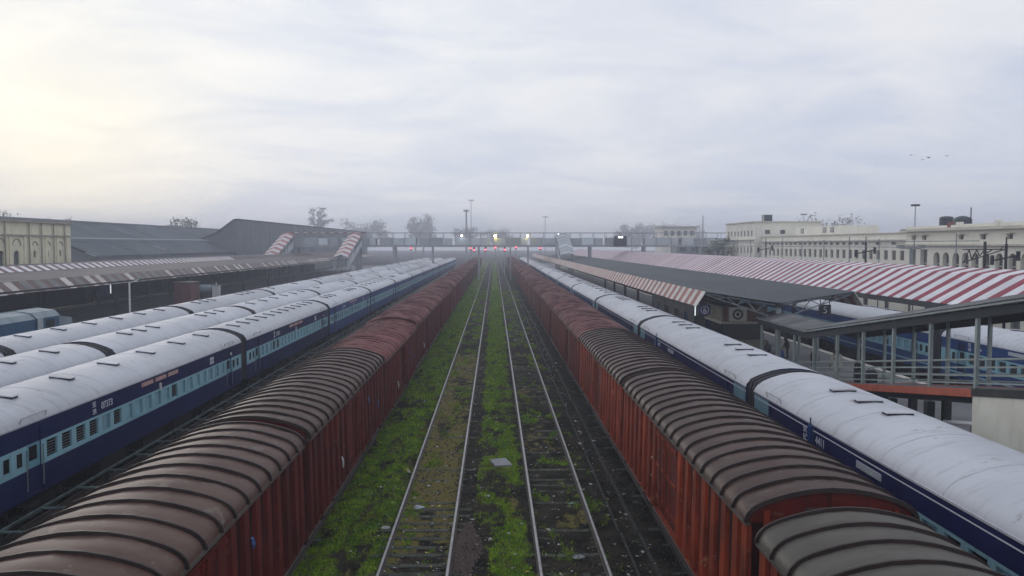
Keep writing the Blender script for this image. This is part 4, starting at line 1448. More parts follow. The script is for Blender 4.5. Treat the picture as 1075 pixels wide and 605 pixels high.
for k, (x, y, s_, mt, lab) in enumerate([(12.9, 50.3, '6', sign_blue, 'blue hanging platform sign reading 6 under the striped valance'),
                                         (20.3, 50.2, '5', sign_black, 'dark hanging platform sign reading 5 beside the far canopy edge')]):
    sg = thing('platform_sign', (x, y, 4.0), lab, 'sign')
    MB().box(-0.36, 0.36, -0.06, 0.06, 0, 0.62).build('sign_board', mt, sg)
    if k == 0:
        mb = MB()
        for q in range(20):
            a0, a1 = 2 * math.pi * q / 20, 2 * math.pi * (q + 1) / 20
            mb.face([(0.22 * math.cos(a0), -0.063, 0.31 + 0.22 * math.sin(a0)), (0.25 * math.cos(a0), -0.063, 0.31 + 0.25 * math.sin(a0)),
                     (0.25 * math.cos(a1), -0.063, 0.31 + 0.25 * math.sin(a1)), (0.22 * math.cos(a1), -0.063, 0.31 + 0.22 * math.sin(a1))])
        mb.build('ring_emblem', letter, sg)
    ob('sign_lettering', text_mesh(s_, 0.46 if k == 0 else 0.6, letter), sg, (-0.12 if k == 0 else -0.15, -0.066, 0.15 if k == 0 else 0.1), (R(90), 0, 0))
    for xh in (-0.28, 0.28):
        MB().box(xh - 0.02, xh + 0.02, -0.02, 0.02, 0.62, 1.2).build('hanger', dark_void, sg)
tl = thing('tube_light', (12.35, 50.4, 3.95), 'vertical white tube light beside the blue 6 sign', 'light')
MB().tube((0, 0, 0), (0, 0, 0.75), 0.035, n=8).build('tube', tube_lamp, tl)
MB().box(-0.03, 0.03, 0.04, 0.09, -0.03, 0.78).box(-0.02, 0.02, 0.03, 0.07, 0.78, 1.0).build('fitting', steel_gal, tl)
for k in range(2):
    bt = thing('platform_bench', (17.0 + 1.25 * k, 32.2 - 0.6 * k, PH), ['white topped bench under the ramp, the one further from the cream wall', 'white topped bench under the ramp, the one closer to cream wall'][k], 'bench', 'benches under the ramp', rotz=R(-20))
    MB().box(-0.6, 0.6, -0.3, 0.3, 0.45, 0.52).build('seat', white_paint, bt)
    for x in (-0.45, 0.45):
        MB().box(x - 0.08, x + 0.08, -0.25, 0.25, 0, 0.45).build('leg', dark_void, bt)


# ------------------------------------------------------------------ people
def person(loc, rotz, label, shirt, trousers, height=1.65, pose='stand', lean=0.0, bag=None):
    t = thing('person', loc, label, 'person', rotz=rotz)
    s = height / 1.70
    V, E, Rr = [], [], []

    def add(p, r, parent=None):
        V.append(Vector(p) * s)
        Rr.append(r * s)
        if parent is not None:
            E.append((parent, len(V) - 1))
        return len(V) - 1
    # facing +Y
    st = 0.14 if pose == 'walk' else 0.03
    if pose == 'sit':
        pel = add((0, 0, 0.50), 0.15)
        zt = -0.42
    else:
        pel = add((0, 0, 0.92), 0.15)
        zt = 0.0
    ln = lean
    sp1 = add((0, 0.04 + 0.1 * ln, 1.10 + zt), 0.145, pel)
    sp2 = add((0, 0.05 + 0.25 * ln, 1.30 + zt), 0.165, sp1)
    nk = add((0, 0.05 + 0.38 * ln, 1.45 + zt), 0.065, sp2)
    hd = add((0, 0.08 + 0.46 * ln, 1.54 + zt), 0.085, nk)
    hd2 = add((0, 0.085 + 0.52 * ln, 1.64 + zt), 0.088, hd)
    for sx in (-1, 1):
        sh = add((sx * 0.19, 0.05 + 0.33 * ln, 1.385 + zt), 0.068, sp2)
        el = add((sx * 0.25, 0.02 + 0.30 * ln + (0.04 if sx > 0 else -0.02), 1.10 + zt), 0.047, sh)
        wr = add((sx * 0.25, 0.12 + 0.3 * ln, 0.87 + zt), 0.034, el)
        pm = add((sx * 0.25, 0.14 + 0.3 * ln, 0.80 + zt), 0.036, wr)
        for fi in range(4):
            f1 = add((sx * 0.25 + (fi - 1.5) * 0.004, 0.115 + 0.3 * ln + fi * 0.021, 0.735 + zt - (0.01 if fi in (1, 2) else 0)), 0.0095, pm)
            add((sx * 0.235 + (fi - 1.5) * 0.004, 0.12 + 0.3 * ln + fi * 0.021, 0.69 + zt - (0.01 if fi in (1, 2) else 0)), 0.008, f1)
        th = add((sx * 0.22, 0.20 + 0.3 * ln, 0.79 + zt), 0.010, wr)
        add((sx * 0.215, 0.215 + 0.3 * ln, 0.755 + zt), 0.009, th)
        if pose == 'sit':
            hp = add((sx * 0.10, 0.04, 0.49), 0.10, pel)
            kn = add((sx * 0.12, 0.45, 0.50), 0.072, hp)
            an = add((sx * 0.12, 0.45, 0.09), 0.045, kn)
            add((sx * 0.13, 0.60, 0.035), 0.04, an)
        else:
            hp = add((sx * 0.10, 0.0, 0.86), 0.10, pel)
            kn = add((sx * 0.105, sx * st * 0.6 + 0.03, 0.49), 0.068, hp)
            an = add((sx * 0.11, sx * st, 0.085), 0.045, kn)
            add((sx * 0.125, sx * st + 0.15, 0.035), 0.038, an)
    me = bpy.data.meshes.new('body')
    me.from_pydata(V, E, [])
    o = ob('body', me, t)
    md = o.modifiers.new('skin', 'SKIN')
    md.use_smooth_shade = True
    for i, r in enumerate(Rr):
        me.skin_vertices[0].data[i].radius = (r, r * (0.72 if i in (0, 1, 2) else 1.0))
    me.skin_vertices[0].data[0].use_root = True
    sb = o.modifiers.new('sub', 'SUBSURF')
    sb.levels = sb.render_levels = 1
    dg = bpy.context.evaluated_depsgraph_get()
    fin = bpy.data.meshes.new_from_object(o.evaluated_get(dg))
    o.modifiers.clear()
    o.data = fin
    fin.materials.clear()
    for mt in (shirt, trousers, skin_m, hair_m, leather):
        fin.materials.append(mt)
    for p in fin.polygons:
        c_ = p.center / s
        z = c_.z - zt
        mi = 0
        if z > 1.57 or (z > 1.50 and c_.y < 0.05 + 0.46 * ln):
            mi = 3 if (z > 1.65 or c_.y < 0.09 + 0.5 * ln) else 2
        elif z > 1.43:
            mi = 2
        elif abs(c_.x) > 0.19 and z < 0.89:
            mi = 2
        elif (c_.z < 0.98 if pose != 'sit' else c_.z < 0.60) and abs(c_.x) < 0.2:
            mi = 1
            if c_.z < 0.09:
                mi = 4
        p.material_index = mi
        p.use_smooth = True
    # face details: nose, ears, brow; small but real
    hb = Vector((0, 0.085 + 0.5 * ln, 1.60 + zt)) * s
    fm = MB()
    fm.hexa([hb + Vector(q) * s for q in ((-0.016, 0.075, -0.03), (0.016, 0.075, -0.03), (0.012, 0.115, -0.028), (-0.012, 0.115, -0.028), (-0.01, 0.07, 0.025), (0.01, 0.07, 0.025), (0.005, 0.09, 0.02), (-0.005, 0.09, 0.02))])
    for sx in (-1, 1):
        fm.box(hb.x + sx * 0.083 * s - 0.008, hb.x + sx * 0.083 * s + 0.012, hb.y - 0.02, hb.y + 0.012, hb.z - 0.03, hb.z + 0.03)
    fm.build('nose_and_ears', skin_m, t)
    # loose shirt tail
    if pose != 'sit':
        rs = []
        for z, rx, ry in ((1.12, 0.175, 0.125), (1.0, 0.19, 0.14), (0.80, 0.205, 0.155), (0.74, 0.21, 0.16)):
            rs.append([Vector((rx * math.cos(2 * math.pi * k / 12), 0.02 + 0.1 * ln * (z - 0.7) + ry * math.sin(2 * math.pi * k / 12), z)) * s for k in range(12)])
        fm = MB()
        for a, b in zip(rs[:-1], rs[1:]):
            for k in range(12):
                j = (k + 1) % 12
                fm.face([b[k], b[j], a[j], a[k]])
        fm.build('shirt_tail', shirt, t, smooth=True)
    return t


def bag(loc, sx, sy, sz, mat_, label, strap=True):
    t = thing('carry_bag', loc, label, 'bag')
    mb = MB()
    rings = [(0.86, 0), (1.0, 0.12), (1.0, 0.75), (0.8, 0.97), (0.55, 1.0)]
    n = 10
    prev = None
    for f, z in rings:
        cur = [(sx / 2 * f * math.copysign(abs(math.cos(2 * math.pi * k / n)) ** 0.5, math.cos(2 * math.pi * k / n)), sy / 2 * f * math.copysign(abs(math.sin(2 * math.pi * k / n)) ** 0.5, math.sin(2 * math.pi * k / n)), sz * z) for k in range(n)]
        if prev:
            for k in range(n):
                j = (k + 1) % n
                mb.face([prev[k], prev[j], cur[j], cur[k]])
        else:
            mb.face(cur[::-1])
        prev = cur
    mb.face(prev)
    mb.build('sack', mat_, t, smooth=False)
    if strap:
        hb = MB()
        pts = [Vector((sx * 0.25 * math.cos(a), 0, sz + 0.16 * math.sin(a))) for a in [math.pi * k / 6 for k in range(7)]]
        for a, b in zip(pts[:-1], pts[1:]):
            hb.tube(a, b, 0.015, n=5)
        hb.build('handle', leather, t)
    return t


pw1 = person((17.55, 41.6, rdeck(41.6)), R(8), 'person in loose white shirt and trousers walking down the ramp', cloth_white, cloth_white, 1.66, 'walk', lean=0.25)
pw1.scale = (1.2, 1.15, 1.0)
person((19.2, 53.4, PH), R(60), 'person in dark clothes standing beside a blue and white bag', cloth_dark, cloth_dark, 1.68, 'stand', lean=0.35)
bag((18.55, 53.0, PH), 0.5, 0.36, 0.62, bag_blue, 'blue bag on the platform beside the person in dark clothes')
bag((18.3, 53.8, PH), 0.4, 0.3, 0.75, bag_white, 'white sack behind the blue bag on the platform')
person((18.3, 46.6, PH), R(180), 'person in black standing behind the foot of the ramp railing', cloth_dark, cloth_dark, 1.6, 'stand')
person((18.6, 57.2, PH + 0.0), R(200), 'person in a brown shawl standing by the stall corner', cloth_brown, cloth_dark, 1.62, 'stand')
person((17.9, 53.4, PH), R(120), 'person in grey sitting on a low chest near the stall', cloth_grey, cloth_dark, 1.6, 'sit')
tr = thing('travel_chest', (17.93, 53.36, PH), 'low brown travel chest used as a seat near the stall', 'chest')
MB().box(-0.3, 0.3, -0.35, 0.16, 0.03, 0.36).build('case', leather, tr)
MB().box(-0.31, 0.31, -0.36, 0.17, 0.30, 0.385).build('lid', cloth_brown, tr)
tr.rotation_euler = (0, 0, R(120))
bag((17.9, 38.6, rdeck(38.6)), 0.5, 0.4, 0.6, cloth_dark, 'black bag set down on the ramp behind the railing')
bag((17.75, 39.7, rdeck(39.7)), 0.36, 0.3, 0.95, cloth_dark, 'tall black bag on the ramp beside the person in white')

# ------------------------------------------------------------------ left platform side
LX, LZ = -35.5, 4.64
LY0, LY1 = 40.0, 246.0
lc = thing('station_canopy', (LX, LY0, PH), 'long low canopy with faded striped valances over the left platform', 'canopy')


def lp(x, z):
    return (x - LX, z - PH)


n = 34
secs = [(-36.5, 5.50), (-45.0, 5.72)], [(-46.2, 6.22), (-54.5, 6.05)]
for (a, b) in secs:
    for k in range(n):
        ya, yb = k * (LY1 - LY0) / n, (k + 1) * (LY1 - LY0) / n - 0.02
        p = [lp(b[0], b[1] - 0.05), lp(*b), lp(*a), lp(a[0], a[1] - 0.05)]
        MB().prism(p, ya, yb).build('roof_sheet', canopy_left, lc)
vp = [lp(-36.52, 5.51), lp(-35.5, 4.64), lp(-35.54, 4.62), lp(-36.56, 5.47)]
vms = [MB().prism(vp, 0, 0.99).mesh('valance_sheet', m_) for m_ in (fas_white, fasl_brown, fasl_grey)]
up = [lp(-46.0, 6.25), lp(-45.0, 5.74), lp(-45.03, 5.71), lp(-46.03, 6.21)]
ums = [MB().prism(up, 0, 0.79).mesh('valance_sheet', m_) for m_ in (str_white, fasl_pink)]
yv, kk = 0.0, 0
fars = [MB(), MB(), MB()]
pat = [1, 2, 0, 1, 2, 1, 2, 1, 1, 0, 1, 2, 2, 1, 2, 0]
while yv < LY1 - LY0:
    ix = 0 if (kk % 2 == 0 and rng.random() < 0.55) else (1 if kk % 2 else 2)
    if yv < 105:
        ob('valance_sheet', vms[ix], lc, (0, yv, rng.uniform(-0.015, 0.015)))
    else:
        fars[ix].prism(vp, yv, yv + 0.99)
    # pale top lip on every other sheet
    yv += 1.0
    kk += 1
for f_, m_ in zip(fars, (fas_white, fasl_brown, fasl_grey)):
    stuff(f_.build('valance_row', m_, lc))
yv, kk = 20.0, 0
while yv < 104:
    ob('valance_sheet', ums[kk % 2], lc, (0, yv, 0))
    yv += 0.8
    kk += 1
MB().prism(up, 104.1, LY1 - LY0).build('plain_valance', canopy_left, lc)
MB().box(-0.3, -0.1, 0, LY1 - LY0, LZ - PH + 0.02, LZ - PH + 0.22).build('edge_beam', dark_void, lc)
for k in range(14):
    y = 4 + 15 * k
    if k < 9:
        MB().box(-5.2, -4.9, y, y + 0.3, 0, 5.5 - PH).build('column', dark_void, lc)
        MB().box(-14.2, -13.9, y, y + 0.3, 0, 5.8 - PH).build('column', dark_void, lc)
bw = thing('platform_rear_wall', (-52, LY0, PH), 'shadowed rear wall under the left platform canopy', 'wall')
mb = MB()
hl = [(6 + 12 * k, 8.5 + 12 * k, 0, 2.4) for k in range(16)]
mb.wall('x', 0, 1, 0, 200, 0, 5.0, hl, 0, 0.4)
mb.build('wall', M('canopy_shade_plaster', (0.010, 0.030, 0.040), (0.006, 0.02, 0.028), 0.4, 0.9, spec=0.1), bw)  # near-black blue paints the shade under the canopy into the wall
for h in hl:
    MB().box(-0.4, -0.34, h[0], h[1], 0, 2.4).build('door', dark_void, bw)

# locomotive at the left platform
lo = thing('diesel_locomotive', (-32.5, 44.0, 0), 'blue locomotive with a white band standing under the left canopy', 'locomotive')
MB().box(-1.5, 1.5, 0, 19.5, 0.95, 1.35).build('frame', under, lo)
mb = MB()
pr = [(-1.42, 1.352), (-1.42, 3.25), (-1.05, 3.6), (0, 3.75), (1.05, 3.6), (1.42, 3.25), (1.42, 1.352)]
mb.prism(pr, 0.6, 12.4)
mb.build('hood', loco_blue, lo)
mb = MB()
pr2 = [(-1.43, 3.26), (-1.06, 3.615), (0, 3.775), (1.06, 3.615), (1.43, 3.26), (1.0, 3.55), (0, 3.70), (-1.0, 3.55)]
mb.prism(pr2, 0.5, 12.45)
mb.build('hood_roof', loco_roof, lo)
pr = [(-1.5, 1.352), (-1.5, 3.28), (-1.1, 3.65), (0, 3.8), (1.1, 3.65), (1.5, 3.28), (1.5, 1.352)]
cb_ = MB().prism(pr, 12.5, 15.3).build('cab', loco_blue, lo)
MB().prism([(-1.53, 3.28), (-1.13, 3.68), (0, 3.83), (1.13, 3.68), (1.53, 3.28), (1.1, 3.62), (0, 3.77), (-1.1, 3.62)][::1], 12.4, 15.4).build('cab_roof', loco_roof, cb_)
for s in (-1, 1):
    MB().box(0, 0.02, 12.52, 13.2, 1.36, 3.27).build('white_band', loco_white, cb_, loc=(s * 1.502 - (0.02 if s < 0 else 0), 0, 0))
    MB().box(0, 0.02, 13.6, 14.7, 2.5, 3.1).build('cab_window', dark_glass, cb_, loc=(s * 1.502 - (0.02 if s < 0 else 0), 0, 0))
mb = MB()
mb.hexa([(-1.0, 15.32, 1.352), (1.0, 15.32, 1.352), (0.95, 18.6, 1.352), (-0.95, 18.6, 1.352), (-0.95, 15.32, 3.3), (0.95, 15.32, 3.3), (0.85, 18.3, 2.9), (-0.85, 18.3, 2.9)])
mb.build('short_hood', loco_roof, lo)
for s in (-1, 1):
    for k in range(13):
        MB().tube((s * 1.45, 0.5 + 1.5 * k, 1.35), (s * 1.45, 0.5 + 1.5 * k, 2.25), 0.025, n=5).build('rail_stanchion', loco_white, lo)
    MB().tube((s * 1.45, 0.45, 2.26), (s * 1.45, 18.55, 2.26), 0.03, n=5).build('top_rail', loco_white, lo)
    MB().box(s * 1.47 - 0.012, s * 1.47 + 0.012, 0.4, 18.6, 1.36, 1.55).build('white_stripe', loco_white, lo)
for yb in (4.0, 15.0):
    b = ob('bogie', BOGIE, lo, (0, yb, 0))
    for yw in (-1.0, 1.0):
        ob('wheelset', WHEEL, b, (0, yw, 0))
for y_ in (-0.4, 19.5):
    MB().box(-0.18, 0.18, 0, 0.4, 0.75, 1.0).build('coupler', under, lo, loc=(0, y_, 0))

ht = thing('trackside_hut', (-34.2, 92, G0), 'maroon box hut beyond the coaches below the left canopy edge', 'hut')
MB().box(-1.3, 0.6, 0, 2.6, 0, 4.25).build('wall', hut_maroon, ht)
MB().box(-1.4, 0.7, -0.1, 2.7, 4.25, 4.36).build('roof', gutter_m, ht)
MB().box(-0.8, 0.1, -0.03, -0.002, 0.1, 2.1).build('door', wag_side_l, ht)
wc = thing('white_cabinet', (-33.4, 99.5, G0), 'small white equipment cabinet right of the maroon hut', 'cabinet')
MB().box(-0.4, 0.4, 0, 0.6, 0, 3.6).build('box', white_paint, wc)
MB().box(-0.46, 0.46, -0.06, 0.66, 3.6, 3.68).build('lid', steel_gal, wc)
MB().tube((0, 0.3, 3.68), (0, 0.3, 4.0), 0.06, n=8).build('cap', white_paint, wc)
tk = thing('water_tank', (-34.4, 99.5, G0), 'grey round water tank between maroon hut and white cabinet', 'tank')
mb = MB()
mb.tube((-1.0, 0.4, 3.2), (0.5, 0.4, 3.2), 0.5, n=14)
mb.build('drum', loco_roof, tk, smooth=False)
for x in (-0.8, 0.3):
    MB().box(x - 0.06, x + 0.06, 0.1, 0.7, 0, 2.75).build('leg', dark_void, tk)
lp_ = thing('lamp_post', (-28.4, 64.8, G0), 'white lamp post with short arm beyond the leftmost coach roofs', 'lamp post')
MB().tube((0, 0, 0), (0, 0, 5.55), 0.10, 0.07, n=8).build('pole', white_paint, lp_)
MB().tube((0, 0, 5.5), (0.75, 0.2, 5.85), 0.035, n=6).build('arm', white_paint, lp_)
MB().hexa([(0.65, 0.1, 5.78), (1.0, 0.1, 5.86), (1.0, 0.35, 5.86), (0.65, 0.35, 5.78), (0.68, 0.13, 5.86), (0.97, 0.13, 5.93), (0.97, 0.32, 5.93), (0.68, 0.32, 5.86)]).build('lamp_head', steel_gal, lp_)
tl2 = thing('canopy_lamp', (-36.4, 79.0, 3.7), 'lit vertical tube lamp under the left canopy edge', 'light')
MB().tube((0, 0, 0), (0, 0, 0.85), 0.05, n=8).build('tube', tube_lamp, tl2)
MB().box(-0.03, 0.03, 0.06, 0.12, -0.03, 1.2).build('fitting', steel_gal, tl2)
sb2 = thing('platform_board', (-36.6, 77.6, 3.5), 'small blue platform board beside the tube lamp on the left', 'sign')
MB().box(-0.5, 0.5, 0, 0.1, 0, 0.9).build('sign_board', sign_blue, sb2)
for xh in (-0.38, 0.38):
    MB().box(xh - 0.02, xh + 0.02, 0.03, 0.07, 0.9, 1.4).build('hanger', dark_void, sb2)


# ------------------------------------------------------------------ buildings
def arch_fill(mb, plane, sgn, u0, u1, zs, zt, m, axis='x', n=8):
    """fill corners between the top of a rectangular hole and a round arch springing at zs, crown at zt"""
    uc, ru, rz = (u0 + u1) / 2, (u1 - u0) / 2, zt - zs
    P = lambda u, z: (plane, u, z) if axis == 'x' else (u, plane, z)
    for k in range(n):
        a0, a1 = math.pi * k / n, math.pi * (k + 1) / n
        p0 = (uc - ru * math.cos(a0), zs + rz * math.sin(a0))
        p1 = (uc - ru * math.cos(a1), zs + rz * math.sin(a1))
        q = [P(*p0), P(*p1), P(p1[0], zt), P(p0[0], zt)]
        mb.face(q if sgn > 0 else q[::-1], m)


# cream building on the far left
cbld = thing('cream_building', (-58, 84, G0), 'old cream station building with arched windows at the far left', 'building')
bz = 11.4 - G0
mb = MB()
hs = []
for Y in (92.0, 95.2, 98.4, 101.6):
    hs.append((Y - 84 - 0.62, Y - 84 + 0.62, 5.9, 7.8))
for Y in (105.6, 108.6, 111.7):
    hs.append((Y - 84 - 0.32, Y - 84 + 0.32, 6.9, 7.75))
mb.wall('x', 0, 1, 0, 30.5, 0, bz - 0.35, hs, 0, 0.25)
for h in hs:
    arch_fill(mb, 0.0, 1, h[0], h[1], h[3] - (h[1] - h[0]) / 2, h[3], 0)
mb.box(-16, -0.26, 0.0, 30.48, 0, bz - 0.36)
mb.wall('y', 0.0, -1, -16, 0, 0, bz - 0.355, [], 0)
mb.wall('y', 30.5, 1, -16, 0, 0, bz - 0.355, [], 0)
mb.build('wall', cream, cbld)
MB().box(-16.4, 0.4, -0.3, 30.8, bz - 0.35, bz - 0.12).build('roof_slab', cream_dirty, cbld)
MB().box(-16, 0.1, 0, 30.5, bz - 0.12, bz + 0.06).build('roof_coping', shed_wall, cbld)
MB().box(0.002, 0.22, 0, 30.5, bz - 2.05, bz - 1.85).build('cornice', cream_dirty, cbld)
for y in (0.5, 9.9, 13.2, 16.3, 19.4, 20.6, 24.2, 27.0, 29.6):
    MB().box(0.002, 0.12, y - 0.28, y + 0.28, 0, bz - 2.05).build('pilaster', cream, cbld)
for y in (15.0, 20.1, 22.9, 25.8, 28.6):
    MB().tube((0.2, y, 0.5), (0.2, y, bz - 0.3), 0.09, n=6).build('drain_pipe', cream_dirty, cbld)
for h in hs:
    MB().box(-0.25, -0.2, h[0], h[1], h[2], h[3]).build('window', win_dark, cbld)
    mb = MB()
    uc, ru = (h[0] + h[1]) / 2, (h[1] - h[0]) / 2 + 0.25
    for k in range(8):
        a0, a1 = math.pi * k / 8, math.pi * (k + 1) / 8
        mb.bar((0.05, uc - ru * math.cos(a0), 8.35 + ru * math.sin(a0)), (0.05, uc - ru * math.cos(a1), 8.35 + ru * math.sin(a1)), 0.09, 0.12)
    mb.build('blind_arch', cream_dirty, cbld)


def shed(name, x0, x1, y0, y1, ze_, zr, label, xr=None):
    """shed with a pitched roof; ridge along Y"""
    t = thing(name, (x1, y0, G0), label, 'shed')
    W = x0 - x1
    xr = W * 0.5 if xr is None else xr - x1
    L = y1 - y0
    e, r = ze_ - G0, zr - G0
    for (ya, yb, s) in ((0, 0.2, -1), (L - 0.2, L, 1)):
        MB().prism([(W + 0.3, 0), (W + 0.3, e - 0.1), (xr, r - 0.12), (-0.3, e - 0.1), (-0.3, 0)], ya, yb).build('gable_wall', shed_wall, t)
    MB().box(-0.3, -0.1, 0.2, L - 0.2, 0, e - 0.1).build('side_wall', shed_wall, t)
    nn = max(6, int(L / 5))
    for k in range(nn):
        ya, yb = -0.5 + k * (L + 1) / nn, -0.5 + (k + 1) * (L + 1) / nn - 0.06
        dz = rng.uniform(0, 0.05)
        MB().prism([(xr, r - 0.08 + dz), (xr, r + dz), (0.3, e + dz), (0.3, e - 0.08 + dz)], ya, yb).build('roof_sheet', shed_roof, t)
        MB().prism([(W - 0.3, e - 0.08 + dz), (W - 0.3, e + dz), (xr, r + dz), (xr, r - 0.08 + dz)], ya, yb).build('roof_sheet', shed_roof, t)
    MB().box(xr - 0.4, xr + 0.4, -0.5, L + 0.5, r - 0.1, r + 0.16).build('ridge_cap', shed_wall, t)
    return t


s1 = shed('goods_shed', -92, -61, 128, 262, 6.6, 12.5, 'long goods shed with grey blue sloping roof behind the left canopy', xr=-76)
MB().prism([(-6.4, 8.72 + 0.45), (-6.4, 9.2 + 0.45), (-5.6, 9.05 + 0.45), (-5.6, 8.6 + 0.45)], 2, 130).build('skylight_strip', shed_wall, s1)
s2 = thing('tall_shed', (-60.6, 196, G0), 'tall grey shed rising behind the goods shed on the left', 'shed')
MB().prism([(-14, 0), (-14, 7.4), (-4.5, 11.4), (-0.6, 14.3), (0, 14.4), (0, 0)], 0, 200).build('wall', M('tall_shed_cladding', (0.16, 0.185, 0.20), (0.12, 0.14, 0.155), 0.25, 0.75), s2)
for k in range(26):
    MB().prism([(-14.3, 7.3), (-14.3, 7.5), (-4.5, 11.6), (-0.6, 14.5 + 0.02 * (k % 2)), (0.35, 14.62), (0.35, 14.52), (-0.6, 14.36), (-4.45, 11.45)], -0.4 + 7.7 * k, 7.25 + 7.7 * k).build('roof_sheet', shed_roof, s2)
for k in range(25):
    MB().box(0.002, 0.14, 4 + 8 * k, 4.3 + 8 * k, 0, 14.5).build('wall_post', shed_wall, s2)

# white station building on the right
wb = thing('station_building', (52, 100, G0), 'long off white station building with two rows of windows on the right', 'building')
Z0 = -G0


def zz(h):
    return h - G0


L_ = 60.0
holes, holes2 = [], []
for k in range(26):
    y = 1.6 + 2.2 * k
    holes.append((y, y + 1.1, zz(6.3), zz(7.55)))
    if k % 2 == 0 or k > 6:
        holes2.append((y - 0.1, y + 1.3, zz(8.28), zz(8.72)))
mb = MB()
mb.wall('x', 0, -1, 0, L_, 0, zz(9.75), holes + holes2, 0, 0.3)
mb.box(0.31, 14, 0.01, L_ - 0.01, 0, zz(9.74))
mb.build('wall', offwhite, wb)
for h in holes + holes2:
    wn_ = MB().box(0.2, 0.29, h[0], h[1], h[2], h[3]).build('window', win_dark, wb)
    if h in holes:
        MB().box(0.16, 0.2, (h[0] + h[1]) / 2 - 0.05, (h[0] + h[1]) / 2 + 0.05, h[2], h[3]).box(0.16, 0.199, h[0], h[1], h[2] + 0.7, h[2] + 0.78).build('window_frame', win_frame, wn_)
MB().box(-0.6, -0.003, 0.5, L_ - 0.5, zz(8.85), zz(8.97)).build('sunshade_slab', offwhite_trim, wb)
MB().box(-0.25, -0.003, 0, L_, zz(9.76), zz(9.9)).build('parapet_coping', offwhite_trim, wb)
MB().box(0.0, 14, 0, L_, zz(9.76), zz(9.88)).build('roof_slab', offwhite_trim, wb)
MB().box(4, 10, 4, 13, zz(9.88), zz(10.4)).build('roof_tank_row', shed_roof, wb)
MB().box(3, 9, 30, 50, zz(9.88), zz(11.4)).build('penthouse_wall', offwhite, wb)
for y in (33, 36, 46):
    MB().box(2.93, 2.997, y, y + 1.4, zz(10.3), zz(11.2)).build('window', win_dark, wb)

wc2 = thing('far_station_block', (51.0, 161, G0), 'three storey off white block with small windows at the far end', 'building')
hb = [(1.5 + 2.3 * k, 2.5 + 2.3 * k, zz(10.0), zz(11.1)) for k in range(8)] + [(1.5 + 2.3 * k, 2.5 + 2.3 * k, zz(6.6), zz(7.8)) for k in range(8)]
mb = MB()
mb.wall('x', 0, -1, 0, 20, 0, zz(12.7), hb, 0, 0.25)
mb.wall('y', 0, -1, 0, 13, 0, zz(12.7), [(2, 3, zz(10.4), zz(11.2)), (5, 6, zz(10.4), zz(11.2))], 0, 0.25)
mb.box(0.26, 12.9, 0.26, 19.9, 0, zz(12.65))
mb.build('wall', offwhite, wc2)
for h in hb:
    MB().box(0.18, 0.25, h[0], h[1], h[2], h[3]).build('window', win_dark, wc2)
for a in (2, 5):
    MB().box(a, a + 1, 0.18, 0.25, zz(10.4), zz(11.2)).build('window', win_dark, wc2)
MB().box(-0.3, 13.2, -0.3, 20.3, zz(12.7), zz(12.9)).build('roof_slab', offwhite_trim, wc2)
MB().box(-0.5, -0.003, 0, 20, zz(9.2), zz(9.35)).build('sunshade_slab', offwhite_trim, wc2)
tk2 = thing('roof_tank', (54, 163, 12.7), 'small dark square tank on the roof of the far white block', 'tank')
MB().box(-0.8, 0.8, -0.8, 0.8, 0, 1.4).build('drum', tank_black, tk2)
MB().box(-0.85, 0.85, -0.85, 0.85, 1.4, 1.5).build('lid', tank_black, tk2)

wa = thing('arcaded_station_block', (50, 66, G0), 'off white station block with arched upper openings at the right edge', 'building')
LA = 33.5
ar = []
for Y in (69.0, 70.9, 72.8, 74.8, 76.8, 78.7, 80.8, 83.0, 84.9, 86.7, 88.5, 90.5, 92.4):
    ar.append((Y - 66 - 0.66, Y - 66 + 0.66, zz(5.0), zz(7.45)))
sq = [(Y - 66 - 0.8, Y - 66 + 0.8, zz(5.0), zz(7.75)) for Y in (95.2, 97.8)]
sm = [(Y - 66 - 0.45, Y - 66 + 0.45, zz(8.85), zz(9.35)) for Y in (95.2, 97.6, 83.6, 87.6, 79.2)]
mb = MB()
mb.wall('x', 0, -1, 0, LA, 0, zz(10.1), ar + sq + sm, 0, 0.55)
for h in ar:
    arch_fill(mb, 0.0, -1, h[0], h[1], h[3] - 0.66, h[3], 0)
mb.box(0.56, 16, 0.01, LA - 0.01, 0, zz(10.05))
mb.wall('y', LA, 1, 0, 16, 0, zz(10.1), [], 0)
mb.build('wall', offwhite, wa)
for h in ar + sq:
    wn_ = MB().box(0.45, 0.54, h[0], h[1], h[2], h[3]).build('window', win_dark, wa)
    MB().box(0.30, 0.36, h[0], h[1], zz(6.1), zz(6.2)).box(0.30, 0.36, h[0], h[1], zz(5.7), zz(5.76)).box(0.38, 0.44, (h[0] + h[1]) / 2 - 0.05, (h[0] + h[1]) / 2 + 0.05, h[2], h[3]).build('balustrade', offwhite_trim, wn_)
for h in sm:
    MB().box(0.3, 0.36, h[0], h[1], h[2], h[3]).build('window', win_dark, wa)
    MB().box(-0.5, -0.003, h[0] - 0.3, h[1] + 0.3, h[3] + 0.05, h[3] + 0.15).build('sunshade_slab', offwhite_trim, wa)
MB().box(-0.5, -0.003, 0, LA, zz(8.2), zz(8.38)).build('string_course', offwhite_trim, wa)
MB().box(-0.65, -0.003, 0, LA + 0.4, zz(9.85), zz(10.02)).build('cornice', offwhite_trim, wa)
MB().box(-0.1, 16, 0, LA, zz(10.1), zz(10.2)).build('roof_slab', offwhite_trim, wa)
MB().box(-0.05, 0.2, 0, 22, zz(10.2), zz(10.5)).build('parapet', offwhite, wa)
MB().box(-0.05, 0.2, 22.3, LA, zz(10.2), zz(10.45)).build('parapet', offwhite, wa)
for y in (0.3, 4.5, 9.8, 15.2, 22.1):
    MB().box(-0.15, 0.35, y - 0.3, y + 0.3, zz(10.21), zz(10.75)).build('parapet_pier', offwhite, wa)
